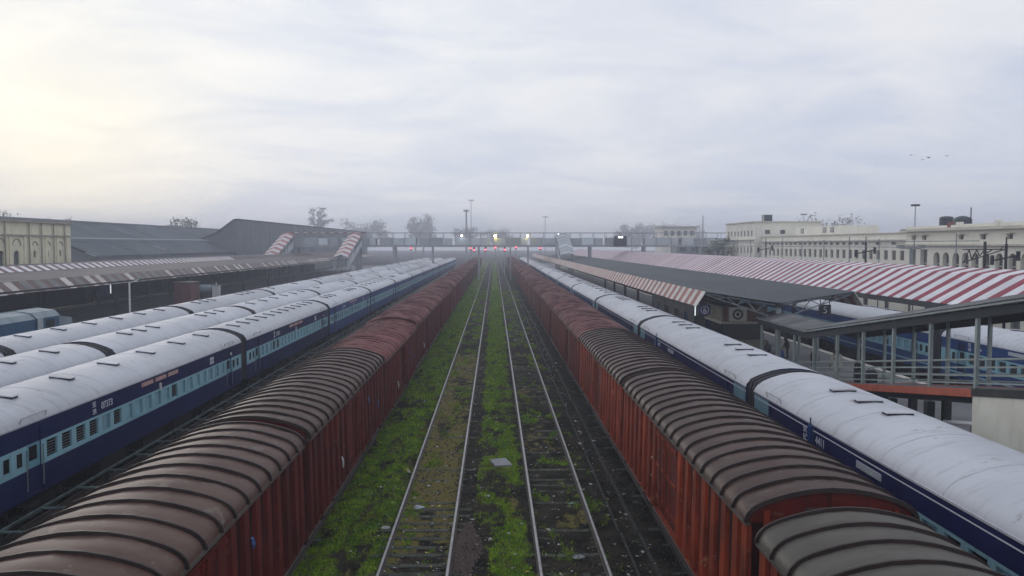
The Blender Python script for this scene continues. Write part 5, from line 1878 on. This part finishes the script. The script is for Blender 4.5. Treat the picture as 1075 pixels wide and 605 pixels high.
MB().box(-0.12, 0.3, 23.6, 24.2, zz(10.2), zz(10.8)).build('chimney_stub', brick_red, wa)
for k, (Y, rr, hh, lab) in enumerate([(94.2, 0.76, 0.95, 'upright black water tank on the roof of the arcaded block'), (90.9, 0.95, 0.62, 'squat domed black water tank on the arcaded block roof')]):
    t = thing('roof_tank', (52.0, Y, 10.2), lab, 'tank')
    d = 0.8 if k else 0.85
    MB().lathe([(0, 0), (rr, 0), (rr, hh * 0.3), (rr * 0.97, hh * 0.32), (rr, hh * 0.36), (rr, hh * 0.62), (rr * 0.97, hh * 0.65), (rr, hh * 0.68), (rr, hh), (rr * 0.8, hh + (0.25 if k else 0.12)), (rr * 0.3, hh + (0.42 if k else 0.18)), (0, hh + (0.45 if k else 0.2))], (0, 0, 0.25), 20).build('drum', tank_black, t, smooth=True)
    MB().box(-rr, rr, -rr, rr, 0, 0.25).build('plinth', offwhite_trim, t)
an = tag(MB().tube((0, 0, 0), (0, 0, 2.2), 0.06, n=6).build('roof_aerial', dark_void, loc=(52.4, 90.0, 10.2)), 'dark aerial pole behind the squat domed roof tank', 'aerial')
fl = thing('floodlight_mast', (58, 113, G0), 'floodlight mast with flat lamp crown behind the white building', 'mast')
MB().tube((0, 0, 0), (0, 0, 13.8), 0.10, 0.06, n=8).build('pole', steel_gal, fl)
MB().box(-0.5, 0.5, -0.3, 0.3, 13.8, 14.05).build('lamp_crown', dark_void, fl)

# ------------------------------------------------------------------ distant footbridge
FY = 200.0
fb = thing('distant_footbridge', (0, FY, G0), 'long covered footbridge crossing all tracks in the haze', 'footbridge')
fx0, fx1 = -49.0, 58.0
dz0, dz1, zr0 = 7.75 - G0, 8.15 - G0, 11.1 - G0
MB().box(fx0, fx1, 0, 3.2, dz0, dz1).build('deck', fob_steel, fb)
for yy in (0.0, 3.1):
    MB().box(fx0, fx1, yy, yy + 0.1, dz1, dz1 + 0.12).build('kerb_beam', fob_steel, fb)
x = fx0
k = 0
while x < fx1 - 0.5:
    wd = [2.9, 3.6, 2.5, 3.2][k % 4]
    x1_ = min(x + wd, fx1)
    for yy in (0.02, 3.12):
        MB().box(x + 0.15, x1_ - (0.15 if k % 3 else 0.8), yy, yy + 0.05, dz1 + 0.12, dz1 + 1.75 + 0.12 * (k % 2)).build('side_panel', fob_panel, fb)
        MB().box(x - 0.05, x + 0.05, yy - 0.01, yy + 0.07, dz1 + 0.12, zr0).build('post', fob_steel, fb)
    x = x1_
    k += 1
MB().box(-32, fx1, -0.4, 3.6, zr0, zr0 + 0.14).build('roof', fob_steel, fb)
x, k = -49.0, 0
while x < -32.1:
    MB().box(x, x + 1.03, -0.4, 3.6, zr0, zr0 + 0.18).build('roof_sheet', fob_white if k % 2 else fob_red, fb)
    x += 1.05
    k += 1
for xp, wd in ((-24.2, 0.36), (-15.0, 0.16), (-3.8, 0.2), (3.9, 0.14), (8.2, 0.14), (23.3, 0.3), (36.5, 0.3), (50, 0.3), (-33.0, 0.5), (-48, 0.5)):
    for yy in (0.4, 2.8):
        MB().box(xp - wd, xp + wd, yy - 0.2, yy + 0.2, 0, dz0).build('pier', fob_steel, fb)


def stair(cx, wd, y0, z0, y1, z1, m1, m2, label):
    """stair flight with a pitched striped cover from (y0,z0) at the bridge down to (y1,z1)"""
    t = thing('stair_flight', (cx, y0, PH), label, 'stairs')
    n_ = 12
    zb = 2.9
    for k in range(n_):
        fa, fb_ = k / n_, (k + 1) / n_
        ya, yb = (y1 - y0) * fa, (y1 - y0) * fb_ * 0.999
        za, zb_ = z0 + (z1 - z0) * fa - PH, z0 + (z1 - z0) * fb_ - PH
        mb = MB()
        for s in (-1, 1):
            mb.face([(s * wd / 2, ya, za - 0.55), (0, ya, za), (0, yb, zb_), (s * wd / 2, yb, zb_ - 0.55)])
            mb.face([(s * wd / 2, ya, za - 0.9), (s * wd / 2, ya, za - 0.55), (s * wd / 2, yb, zb_ - 0.55), (s * wd / 2, yb, zb_ - 0.9)])
        mb.build('cover_sheet', m1 if k % 2 else m2, t)
        for s in (-1, 1):
            mb = MB()
            mb.hexa([(s * wd / 2 - 0.05, ya, max(za - zb - 0.5, -0.02)), (s * wd / 2 + 0.05, ya, max(za - zb - 0.5, -0.02)), (s * wd / 2 + 0.05, yb, max(zb_ - zb - 0.5, -0.02)), (s * wd / 2 - 0.05, yb, max(zb_ - zb - 0.5, -0.02)),
                     (s * wd / 2 - 0.05, ya, za - 1.9), (s * wd / 2 + 0.05, ya, za - 1.9), (s * wd / 2 + 0.05, yb, zb_ - 1.9), (s * wd / 2 - 0.05, yb, zb_ - 1.9)])
            mb.build('side_panel', fob_panel, t)
        if k % 3 == 0:
            for s in (-1, 1):
                MB().box(s * wd / 2 - 0.08, s * wd / 2 + 0.08, ya - 0.08, ya + 0.08, 0, za - 0.9).build('post', fob_steel, t)
    return t


stair(-33.4, 3.0, FY - 0.5, 11.3, 180.0, 6.2, fob_white, fob_red, 'red and white covered stair from footbridge to the left platform')
stair(-49.5, 3.0, FY - 0.5, 11.3, 182.0, 6.2, fob_white, fob_red, 'red and white covered stair at the footbridge left end')
stair(16.4, 3.2, FY - 0.5, 11.2, 184.0, 6.6, fob_panel, fob_steel, 'grey covered stair from footbridge down to the island platform')


def lamp(name, x, y, z, m_, r, label):
    t = thing(name, (x, y, z), label, 'light')
    MB().lathe([(0, -r), (r * 0.7, -r * 0.7), (r, 0), (r * 0.7, r * 0.7), (0, r)], (0, 0, 0), 10).build('globe', m_, t, smooth=True)
    MB().box(-0.06, 0.06, -0.06, 0.06, r * 0.9, r + 0.25).build('bracket', fob_steel, t)
    return t


lamp('bridge_lamp', -7.85, FY - 0.6, 10.45, wht_lamp, 0.24, 'white lamp on the footbridge left of the masts')
lamp('bridge_lamp', 0.25, FY - 0.6, 10.4, yel_lamp, 0.34, 'yellow lamp on the footbridge above the empty tracks')
lamp('bridge_lamp', 8.0, FY - 0.6, 10.45, yel_lamp, 0.28, 'yellow lamp on the footbridge above the right train')
lamp('bridge_lamp', 15.5, FY - 0.6, 10.75, wht_lamp, 0.15, 'small white lamp on the footbridge above the grey stair')
bx_ = thing('bridge_kiosk', (30.4, FY - 1.2, 7.9), 'dark boxed kiosk with a lit sign on the footbridge', 'kiosk')
MB().box(-1.5, 1.5, 0, 0.9, 0, 2.5).build('wall', dark_void, bx_)
MB().box(-0.5, 0.5, -0.05, -0.003, 2.1, 2.35).build('lit_sign', wht_lamp, bx_)

# signals
for k, (px, hh, yy) in enumerate([(-25.6, 7.2, 255), (-7.2, 7.3, 250), (-6.0, 6.7, 246), (-2.7, 6.8, 252), (0.3, 7.4, 258), (3.1, 6.8, 250), (6.7, 7.5, 256), (13.9, 7.25, 250)]):
    t = thing('signal_post', (px, yy, G0), 'red colour light signal, ' + ['alone at the far left', 'taller of the pair by the left wagons', 'lower of the pair by the left wagons', 'left of the empty tracks',
              'between the empty tracks', 'right of the empty tracks', 'small one above the right wagons', 'by the island platform stair'][k], 'signal', 'red colour light signals')
    MB().tube((0, 0, 0), (0, 0, hh - G0 - 0.5), 0.09, n=6).build('post', fob_steel, t)
    MB().box(-0.28, 0.28, 0, 0.3, hh - G0 - 0.6, hh - G0 + 0.9).build('signal_head', dark_void, t)
    MB().lathe([(0, -0.17), (0.12, -0.12), (0.17, 0), (0.12, 0.12), (0, 0.17)], (0, -0.05, hh - G0), 10).build('lens', red_lens, t, smooth=True)

# high masts beyond the bridge
for k, (px, Yd, hh, lab, kind) in enumerate([(-10.9, 390, 29.0, 'tallest floodlight mast beyond the footbridge', 0), (-12.5, 370, 23.2, 'shorter floodlight mast with thick head beyond the footbridge', 1),
                                             (26.4, 430, 22.6, 'faint slim mast right of centre beyond the footbridge', 0), (140.0, 553, 27.5, 'faint tall chimney like tower beyond the right platforms', 2),
                                             (70, 186, 15.2, 'lamp mast behind the far white block', 3)]):
    t = thing('high_mast', (px, Yd, G0), lab, 'mast')
    if kind == 2:
        MB().tube((0, 0, 0), (0, 0, hh), 0.8, 0.35, n=10).build('shaft', shed_wall, t)
        MB().tube((0, 0, hh), (0, 0, hh + 0.4), 0.5, 0.5, n=10).build('rim', shed_wall, t)
    else:
        MB().tube((0, 0, 0), (0, 0, hh), 0.22 if kind == 0 else (0.09 if kind == 3 else 0.45), 0.12 if kind == 0 else (0.05 if kind == 3 else 0.36), n=8).build('pole', fob_steel, t)
        mb = MB()
        if kind == 0:
            mb.box(-1.1, 1.1, -0.3, 0.3, hh, hh + 0.2)
            for x in (-1.1, 0, 1.1):
                mb.box(x - 0.25, x + 0.25, -0.3, 0.3, hh + 0.201, hh + 0.7)
        elif kind == 3:
            mb.box(-0.7, 0.7, -0.2, 0.2, hh, hh + 0.3)
        else:
            mb.box(-1.3, 1.3, -0.8, 0.8, hh, hh + 0.5)
            mb.box(-0.9, 0.9, -0.6, 0.6, hh + 0.5, hh + 0.9)
        mb.build('lamp_crown', fob_steel, t)


# ------------------------------------------------------------------ trees
def tree(x, y, h, rx, rz_, label, leafm=leaf1, nleaf=900, base=0.35, seed=1, ls=0.55, sparse=0.0):
    r = random.Random(seed)
    t = thing('tree', (x, y, G0), label, 'tree', 'trees in the haze')
    tb = MB()
    top = Vector((r.uniform(-0.3, 0.3), r.uniform(-0.3, 0.3), h * 0.8))
    tb.tube((0, 0, 0), tuple(top * 0.5), h * 0.028, h * 0.019, n=7)
    tb.tube(tuple(top * 0.5), tuple(top), h * 0.019, h * 0.006, n=6)
    cen = []
    nb = 14
    for k in range(nb):
        f = base + (0.95 - base) * (k + 0.5) / nb
        a = k * 2.4 + r.uniform(-0.4, 0.4)
        p0 = top * min(f, 1.0)
        prof = math.sin(math.pi * min(max((f - base) / (1.08 - base), 0.08), 0.97)) ** 0.6
        rad = rx * prof * r.uniform(0.6, 1.05)
        p1 = Vector((math.cos(a) * rad, math.sin(a) * rad, h * f * 0.9 + h * 0.12 * r.uniform(0.5, 1.2)))
        tb.tube(tuple(p0), tuple(p1), h * 0.010, h * 0.003, n=5)
        cen.append(p1)
        cen.append(p0.lerp(p1, 0.6) + Vector((0, 0, h * 0.04)))
        for q in range(2):
            p2 = p1 + Vector((r.uniform(-1, 1), r.uniform(-1, 1), r.uniform(0.1, 1))) * (rx * 0.3)
            tb.tube(tuple(p0.lerp(p1, 0.7)), tuple(p2), h * 0.004, h * 0.0015, n=4)
            cen.append(p2)
    cen.append(Vector((top.x, top.y, h * 0.93)))
    tb.build('trunk', bark, t)
    cm = MB()
    for k in range(nleaf):
        c_ = r.choice(cen)
        q = Vector((r.gauss(0, 1), r.gauss(0, 1), r.gauss(0, 0.7))) * (rx * (0.16 - 0.05 * sparse))
        p = c_ + q
        if p.z < h * base * 0.8:
            continue
        s_ = ls * r.uniform(0.5, 1.2)
        a = Vector((r.uniform(-1, 1), r.uniform(-1, 1), r.uniform(-0.6, 0.6))).normalized()
        b = a.orthogonal().normalized()
        cm.face([p - a * s_ * 0.5, p + b * s_ * 0.3, p + a * s_ * 0.5, p - b * s_ * 0.3])
    cm.build('crown', leafm, t)
    return t


TR = [(-70, 330, 22.5, 4.6, 'tall ragged tree rising behind the tall left shed', leaf2, 700, 0.45, 0.5, 1), (-61, 395, 17.5, 9.0, 'rounded bushy tree just right of the tall left shed', leaf1, 1400, 0.3, 0.7, 0),
      (-40, 420, 20, 4.0, 'slim tree between the two left trees beyond the bridge', leaf2, 500, 0.3, 0.6, 1), (-36, 420, 21.5, 7.0, 'broad leafy tree left of the masts beyond the bridge', leaf1, 1500, 0.2, 0.7, 0),
      (-14, 420, 16.5, 6, 'low tree just left of the floodlight masts', leaf1, 900, 0.3, 0.7, 0), (2, 440, 15.5, 7, 'low tree behind the centre of the footbridge', leaf1, 900, 0.3, 0.7, 0),
      (70, 420, 17, 8, 'large faint tree behind the footbridge right half', leaf1, 1400, 0.25, 0.8, 0), (92, 440, 16.5, 11, 'wide tree crown beyond the right platforms', leaf1, 1500, 0.25, 0.9, 0),
      (98, 415, 16, 6.5, 'round tree left of the faint tower', leaf1, 1000, 0.25, 0.8, 0), (105, 330, 15.5, 8, 'tree clump left of the far white block', leaf1, 1100, 0.2, 0.8, 0),
      (86, 216, 13.9, 8.5, 'broad bare topped tree behind the long white wing', leaf2, 1800, 0.3, 0.5, 0), (100, 232, 12.8, 5, 'small tree right of the broad tree behind the wing', leaf2, 700, 0.3, 0.5, 0),
      (-118, 200, 16.8, 3.4, 'thin twiggy tree behind the cream building', leaf2, 260, 0.45, 0.4, 1), (-124, 240, 16.0, 4.2, 'thin tree above the goods shed ridge', leaf2, 420, 0.4, 0.5, 1),
      (48.0, 176, 9.8, 2.6, 'dark dense bush tree at the left end of the far white block', leaf1, 900, 0.1, 0.5, 0), (-112, 300, 17.8, 6, 'low hazy tree against the tall shed end', leaf1, 700, 0.3, 0.7, 0)]
for k, (x, y, h, rx, lab, lm, nl, ba, ls, spz) in enumerate(TR):
    if y >= 330:
        ff = min(1.75, (31.0 - CAM_H) / (h - CAM_H))
        x, y, h, rx, ls = x * ff, y * ff, CAM_H + (h - CAM_H) * ff, rx * ff, ls * ff
    tree(x, y, h, rx, h * 0.3, lab, lm, int(nl * 2.0), ba, 11 + k, ls * (1.45 if y > 280 else 1.35), spz)
hw = thing('hazy_building', (72, 330, G0), 'faint flat roofed building beyond the footbridge on the right', 'building')
MB().box(-5, 9, 0, 14, 0, 15.5).build('wall', offwhite, hw)
MB().box(-6, 10, -1, 15, 15.5, 16.0).build('roof_slab', offwhite_trim, hw)
for k in range(5):
    MB().box(-4 + 2.6 * k, -2.6 + 2.6 * k, -0.05, -0.003, 12.2, 14).build('window', win_dark, hw)
hw2 = thing('low_flat_building', (60, 235, G0), 'low flat white roofed building left of the far white block', 'building')
MB().box(-8, 14, 0, 8, 0, 8.9).build('wall', shed_wall, hw2)
MB().box(-9, 15, -0.5, 8.5, 8.9, 9.2).build('roof_slab', offwhite_trim, hw2)
for k in range(6):
    MB().box(-7 + 3.2 * k, -5.2 + 3.2 * k, -0.06, -0.003, 6.6, 8.0).build('window', win_dark, hw2)

# birds
for k, (x, y, z) in enumerate([(76.0, 150, 24.6), (78.1, 150, 23.8), (79.2, 150, 24.1), (79.8, 151, 24.3), (82.6, 150, 24.5)]):
    mb = MB()
    f = rng.uniform(0.05, 0.22)
    mb.hexa([(-0.05, -0.28, -0.04), (0.05, -0.28, -0.04), (0.07, 0.05, -0.06), (-0.07, 0.05, -0.06), (-0.03, -0.28, 0.02), (0.03, -0.28, 0.02), (0.05, 0.22, 0.05), (-0.05, 0.22, 0.05)])
    for s in (-1, 1):
        mb.face([(s * 0.05, 0.12, 0.02), (s * 0.35, 0.10, f), (s * 0.65, -0.08, f * 0.4), (s * 0.32, -0.10, f * 0.9), (s * 0.05, -0.12, 0.02)])
    b = mb.build('bird', hair_m, loc=(x, y, z))
    tag(b, ['leftmost dark bird of the small flock in the sky', 'lowest dark bird of the small flock', 'middle bird, left of the close pair in flock', 'middle bird, right of the close pair in flock', 'rightmost dark bird of the small flock'][k], 'bird', 'small flock of birds')

# ------------------------------------------------------------------ grass, stones, litter
nr = np.random.default_rng(5)


def rail_clear(x):
    return all(abs(abs(x - tx) - GA / 2 - 0.036) > 0.09 for tx in (-2.08, 2.05))


gvs, gfs = [], []
cnt = 0
while cnt < 110000:
    u = nr.random()
    y = 19.0 * (150.0 / 19.0) ** u
    x = nr.uniform(-5.6, 4.6)
    if not rail_clear(x):
        continue
    gval = green(x, y)
    if nr.random() > gval ** 1.4 * (0.35 + 0.9 * (0.5 + noise.noise((x * 3.1, y * 2.2, 4.4)))):
        continue
    s_ = (0.022 + 0.0011 * y) * nr.uniform(0.6, 1.5)
    hgt = s_ * nr.uniform(0.7, 1.5)
    a = nr.uniform(0, 6.28)
    z = gheight(x, y) - 0.01
    lx, ly = nr.normal(0, 0.5) * hgt, nr.normal(0, 0.5) * hgt
    i = len(gvs)
    gvs += [(x - math.cos(a) * s_ * 0.35, y - math.sin(a) * s_ * 0.35, z), (x + math.cos(a) * s_ * 0.35, y + math.sin(a) * s_ * 0.35, z), (x + lx, y + ly, z + hgt)]
    gfs.append((i, i + 1, i + 2))
    cnt += 1
me = bpy.data.meshes.new('grass')
me.from_pydata(gvs, [], gfs)
me.materials.append(grass_m)
me.materials.append(M('dry_grass_blades', (0.20, 0.17, 0.06), (0.12, 0.12, 0.03), 2.0, 0.8))
me.polygons.foreach_set('material_index', [1 if nr.random() < 0.22 else 0 for _ in gfs])
go = stuff(ob('grass', me))
tag(go, 'short bright green grass growing along and between the empty tracks', 'grass')


def stones(name, n_, xs, ys, smin, smax, mats, label, cat, shape=None):
    v, f, mi = [], [], []
    for _ in range(n_):
        if shape:
            x, y, z0 = shape()
        else:
            u = nr.random()
            y = ys[0] * (ys[1] / ys[0]) ** u
            x = nr.uniform(*xs)
            z0 = gheight(x, y)
        s_ = nr.uniform(smin, smax) * (1 + (y / 120 if not shape else 0))
        i = len(v)
        rot = nr.uniform(0, 6.28)
        c_, sn = math.cos(rot), math.sin(rot)
        pts = [(1, 0, 0), (0, 1, 0), (-1, 0, 0), (0, -1, 0), (0.1, 0.1, 0.8), (0, 0, -0.6)]
        for p in pts:
            k = nr.uniform(0.6, 1.2)
            px, py, pz = p[0] * k, p[1] * k * 0.8, p[2] * k
            v.append((x + (px * c_ - py * sn) * s_, y + (px * sn + py * c_) * s_, z0 + s_ * 0.25 + pz * s_))
        for q in ((0, 1, 4), (1, 2, 4), (2, 3, 4), (3, 0, 4), (1, 0, 5), (2, 1, 5), (3, 2, 5), (0, 3, 5)):
            f.append(tuple(i + a for a in q))
    me_ = bpy.data.meshes.new(name)
    me_.from_pydata(v, [], f)
    me_.materials.append(mats)
    o = stuff(ob(name, me_))
    tag(o, label, cat)
    return o


stones('ballast', 16000, (-5.5, 4.9), (19, 120), 0.012, 0.042, stone_m, 'loose dark ballast stones scattered over the track bed', 'ballast')


def heap():
    a = nr.uniform(0, 6.28)
    r_ = math.sqrt(nr.random()) * (0.8 + 0.35 * math.sin(3 * a + 1) * math.cos(2 * a)) + abs(nr.normal(0, 0.10))
    x, y = -0.84 + 0.42 * r_ * math.cos(a), 22.4 + 2.2 * r_ * math.sin(a)
    return x, y, gheight(x, y) + max(0, 0.07 * (1 - r_ ** 2))


stones('gravel_heap', 3400, None, None, 0.018, 0.046, stone_red, 'low heap of reddish gravel right of the left track', 'gravel', heap)

# small litter, too fine to count
lv, lf, lm_ = [], [], []
for _ in range(1150):
    u = nr.random()
    y = 19.5 * (110 / 19.5) ** u
    if nr.random() < 0.62:
        x = nr.choice([-2.1, -1.15, -1.2, -0.7, 2.0, 3.97, 3.97, -3.1]) + nr.normal(0, 0.36)
    else:
        x = nr.uniform(-4.4, 4.3)
    s_ = nr.uniform(0.015, 0.06) * (1 if nr.random() < 0.88 else 1.8)
    z = gheight(x, y) + 0.025
    i = len(lv)
    a = nr.uniform(0, 6.28)
    for q in range(5):
        t = a + q * 6.28 / 5
        k = s_ * nr.uniform(0.5, 1.3)
        lv.append((x + math.cos(t) * k, y + math.sin(t) * k * 0.8, z + nr.uniform(-0.4, 0.9) * s_ * 0.7))
    lv.append((x, y, z + s_ * nr.uniform(0.2, 0.7)))
    mi = int(nr.choice([0, 0, 0, 1, 1, 2, 2, 3], 1)[0])
    for q in range(5):
        lf.append((i + q, i + (q + 1) % 5, i + 5))
        lm_.append(mi)
me = bpy.data.meshes.new('litter')
me.from_pydata(lv, [], lf)
for m_ in (lit_a, lit_b, lit_c, lit_d):
    me.materials.append(m_)
me.polygons.foreach_set('material_index', lm_)
tag(stuff(ob('litter', me)), 'scattered scraps of paper and plastic along the empty tracks', 'litter')

# single pieces lying on the ground
mb = MB()
mb.hexa([(-0.34, -0.36, 0), (0.35, -0.40, 0), (0.37, 0.38, 0.0), (-0.31, 0.36, 0.0), (-0.33, -0.35, 0.12), (0.34, -0.39, 0.07), (0.36, 0.37, 0.10), (-0.30, 0.35, 0.15)])
tag(mb.build('stone_slab', slab_m, loc=(0.22, 31.3, gheight(0.22, 31.3) + 0.02)), 'flat pale grey slab lying on the grass between the tracks', 'slab').rotation_euler = (0.06, -0.05, 0.35)


def crumple(name, loc, s_, mat_, label, cat='rubbish bag'):
    s_ *= 0.72
    mb = MB()
    rr = random.Random(int(loc[0] * 100 + loc[1] * 10))
    n_ = 9
    prev = None
    for q in range(5):
        f = [0.75, 1.0, 0.85, 0.5, 0.1][q]
        z = [0, 0.10, 0.22, 0.34, 0.3][q]
        cur = [(math.cos(2 * math.pi * k / n_) * s_ * f * rr.uniform(0.45, 1.35), math.sin(2 * math.pi * k / n_) * s_ * 0.8 * f * rr.uniform(0.45, 1.35), s_ * z * rr.uniform(0.4, 1.7)) for k in range(n_)]
        if prev:
            for k in range(n_):
                j = (k + 1) % n_
                mb.face([prev[k], prev[j], cur[j], cur[k]])
        prev = cur
    mb.face(prev)
    return tag(mb.build(name, mat_, loc=(loc[0], loc[1], gheight(loc[0], loc[1]) + 0.005)), label, cat)


crumple('rubbish_bag', (-3.53, 30.3), 0.2, black_rub, 'small black bag beside the left rail of left track')
crumple('rubbish_bag', (-3.28, 30.7), 0.15, lit_d, 'small yellow bag next to the black one by the left rail')
crumple('paper_bundle', (-2.46, 26.3), 0.26, lit_b, 'crumpled grey sheet between the rails of the left track', 'paper')
crumple('paper_bundle', (-3.26, 24.4), 0.2, lit_a, 'white crumpled paper left of the left track', 'paper')
crumple('rubbish_bag', (2.3, 22.0), 0.24, slab_m, 'pale rubbish heap between the rails of the right track near the bottom')
crumple('rubbish_bag', (2.52, 26.7), 0.16, lit_c, 'greenish bottle like scrap between the rails of right track', 'rubbish')

# ------------------------------------------------------------------ haze
hz = bpy.data.materials.new('haze_air')
hz.use_nodes = True
hz.node_tree.nodes.clear()
h_ = N(hz.node_tree)
pv = h_.node('ShaderNodeVolumePrincipled', {'Color': (0.78, 0.81, 0.92, 1), 'Density': 0.0014, 'Anisotropy': 0.3})
ho = h_.node('ShaderNodeOutputMaterial', {'Volume': pv.outputs[0]})
o = MB().box(-700, 700, -80, 1250, -1.5, 32.5).build('haze', hz)
stuff(o)
tag(o, 'pale morning haze filling the station yard', 'haze')
